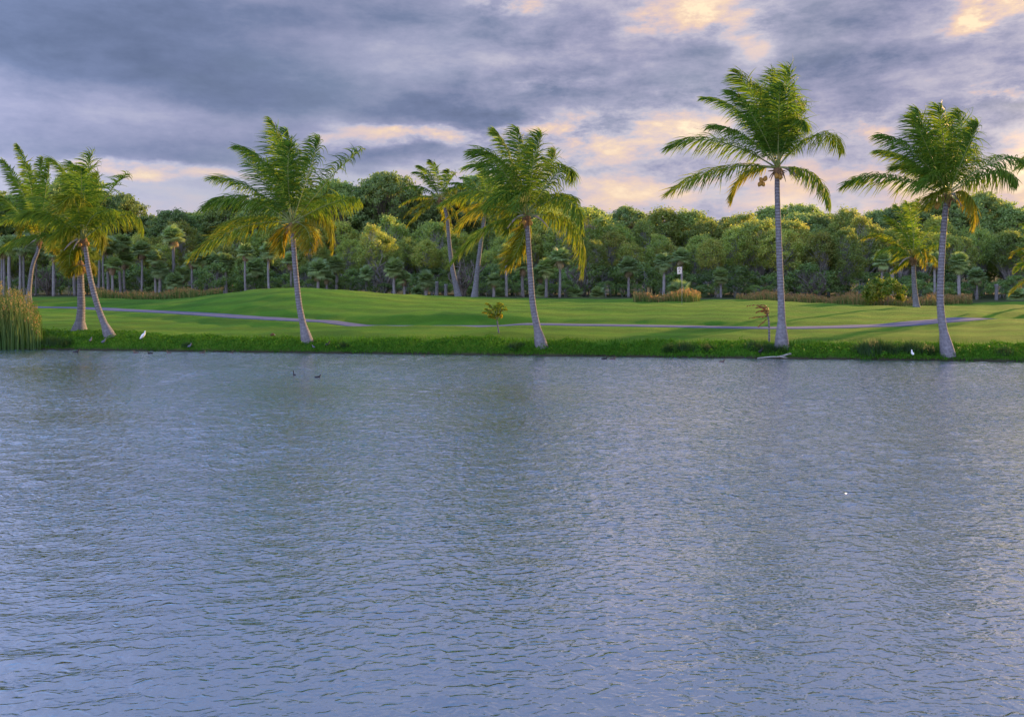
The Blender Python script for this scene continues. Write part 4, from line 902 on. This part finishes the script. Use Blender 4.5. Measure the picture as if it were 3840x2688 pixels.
for px, row, lab, k, m_, rz, s in [
    (305, 790.5, 'small dark duck on the water below the egret', 'swim', 'brownbird', 3.1, .75), (337, 792, 'small dark duck afloat just right of the egret', 'swim', 'blackbird', 3.3, .75),
    (379, 790.5, 'small brown duck afloat, third to the right of the egret', 'swim', 'brownbird', 3.0, .7), (453, 791, 'small brown duck afloat well right of the egret', 'swim', 'brownbird', .2, .75),
    (519, 791, 'small brown duck alone near shore before the mound', 'swim', 'brownbird', 1.2, .7), (170, 789, 'dark duck swimming below the palm pair', 'swim', 'blackbird', 0, .9), (68, 781, 'dark duck beside the foot of the cattail reeds', 'swim', 'blackbird', .3, .9),
    (660, 840, 'dark long-necked bird swimming out on the lake, left of two', 'neck', 'blackbird', 2.2, .75), (712, 845, 'flat dark bird swimming out on the lake, right of two', 'swim', 'blackbird', 0, .62),
    (1355, 804.5, 'dark duck afloat right of the middle palm, left of two', 'swim', 'blackbird', 0, .8), (1373, 805, 'dark duck afloat right of the middle palm, right of two', 'swim', 'brownbird', 0, .8), (1618, 811, 'lone dark duck afloat left of the tallest palm', 'swim', 'brownbird', 0, .7),
    (862 + 86, 798, 'tiny brown duck at the water edge before the mound slope', 'swim', 'brownbird', 0, .5)]:
    bird('duck', lab, onwater(px, row), rz, k, m_, s, 'water birds', 'duck')
for px, off, lab, m_, rz, s in [
    (425, .05, 'pale grey wader at the water edge right of the egret', 'greybird', 0, .9), (203, .7, 'grey wading bird on the bank below the bent palm, left of two', 'greybird', 1.4, .9), (232, .35, 'grey wading bird on the bank below the bent palm, right of two', 'greybird', 0, 1.0),
    (734, .35, 'black moorhen standing on the bank right of the mound palm', 'blackbird', .2, 1.05), (703, .15, 'pale grey wader at the water edge below the mound palm', 'greybird', 3.1, .7), (1705, .2, 'black bird in the bank cover left of the tallest palm', 'blackbird', .1, .9),
    (2046, .12, 'white and grey bird standing at the water edge near the right palm', 'white', 1.5, 1.0)]:
    bird('wading_bird', lab, onbank(px, off, .06), rz, 'stand', m_, s, 'birds along the bank', 'bird')
# fallen coconut and driftwood
p = G(611, 44.2); o = empty('fallen_coconut', p); tag(o, 'brown fallen coconut lying on the lawn left of the mound palm', 'coconut')
u = np.linspace(0, 1, 9); rr = np.sin(np.pi*np.clip(u, .02, .98))**.7*.10; v, f, c = tube(np.c_[(u-.5)*.24, 0*u, 0*u+.085], rr, 10, False)
obj('husk', mesh_np('husk', v, f, smooth=True, mat=M['oldnut']), None, o)
v, f, c = tube([(.10, 0, .09), (.125, 0, .092), (.135, 0, .093)], [.035, .03, .012], 8); obj('stem_end', mesh_np('stem_end', v, f, smooth=True, mat=M['wood']), None, o)
p = onbank(1738, -.05, .02); o = empty('driftwood', p); tag(o, 'bleached branch lying at the water edge below the tallest palm', 'branch')
v, f, c = join([tube(spline([(-.75, 0, -.02), (-.3, -.03, .03), (.2, 0, .05), (.55, .02, .14), (.7, 0, .17)], 16), np.linspace(.02, .05, 16), 7), tube(spline([(.2, 0, .05), (.45, -.1, .0), (.6, -.15, -.04)], 8), np.linspace(.035, .012, 8), 6)])
obj('branch', mesh_np('branch', v, f, smooth=True, mat=M['wood']), None, o)
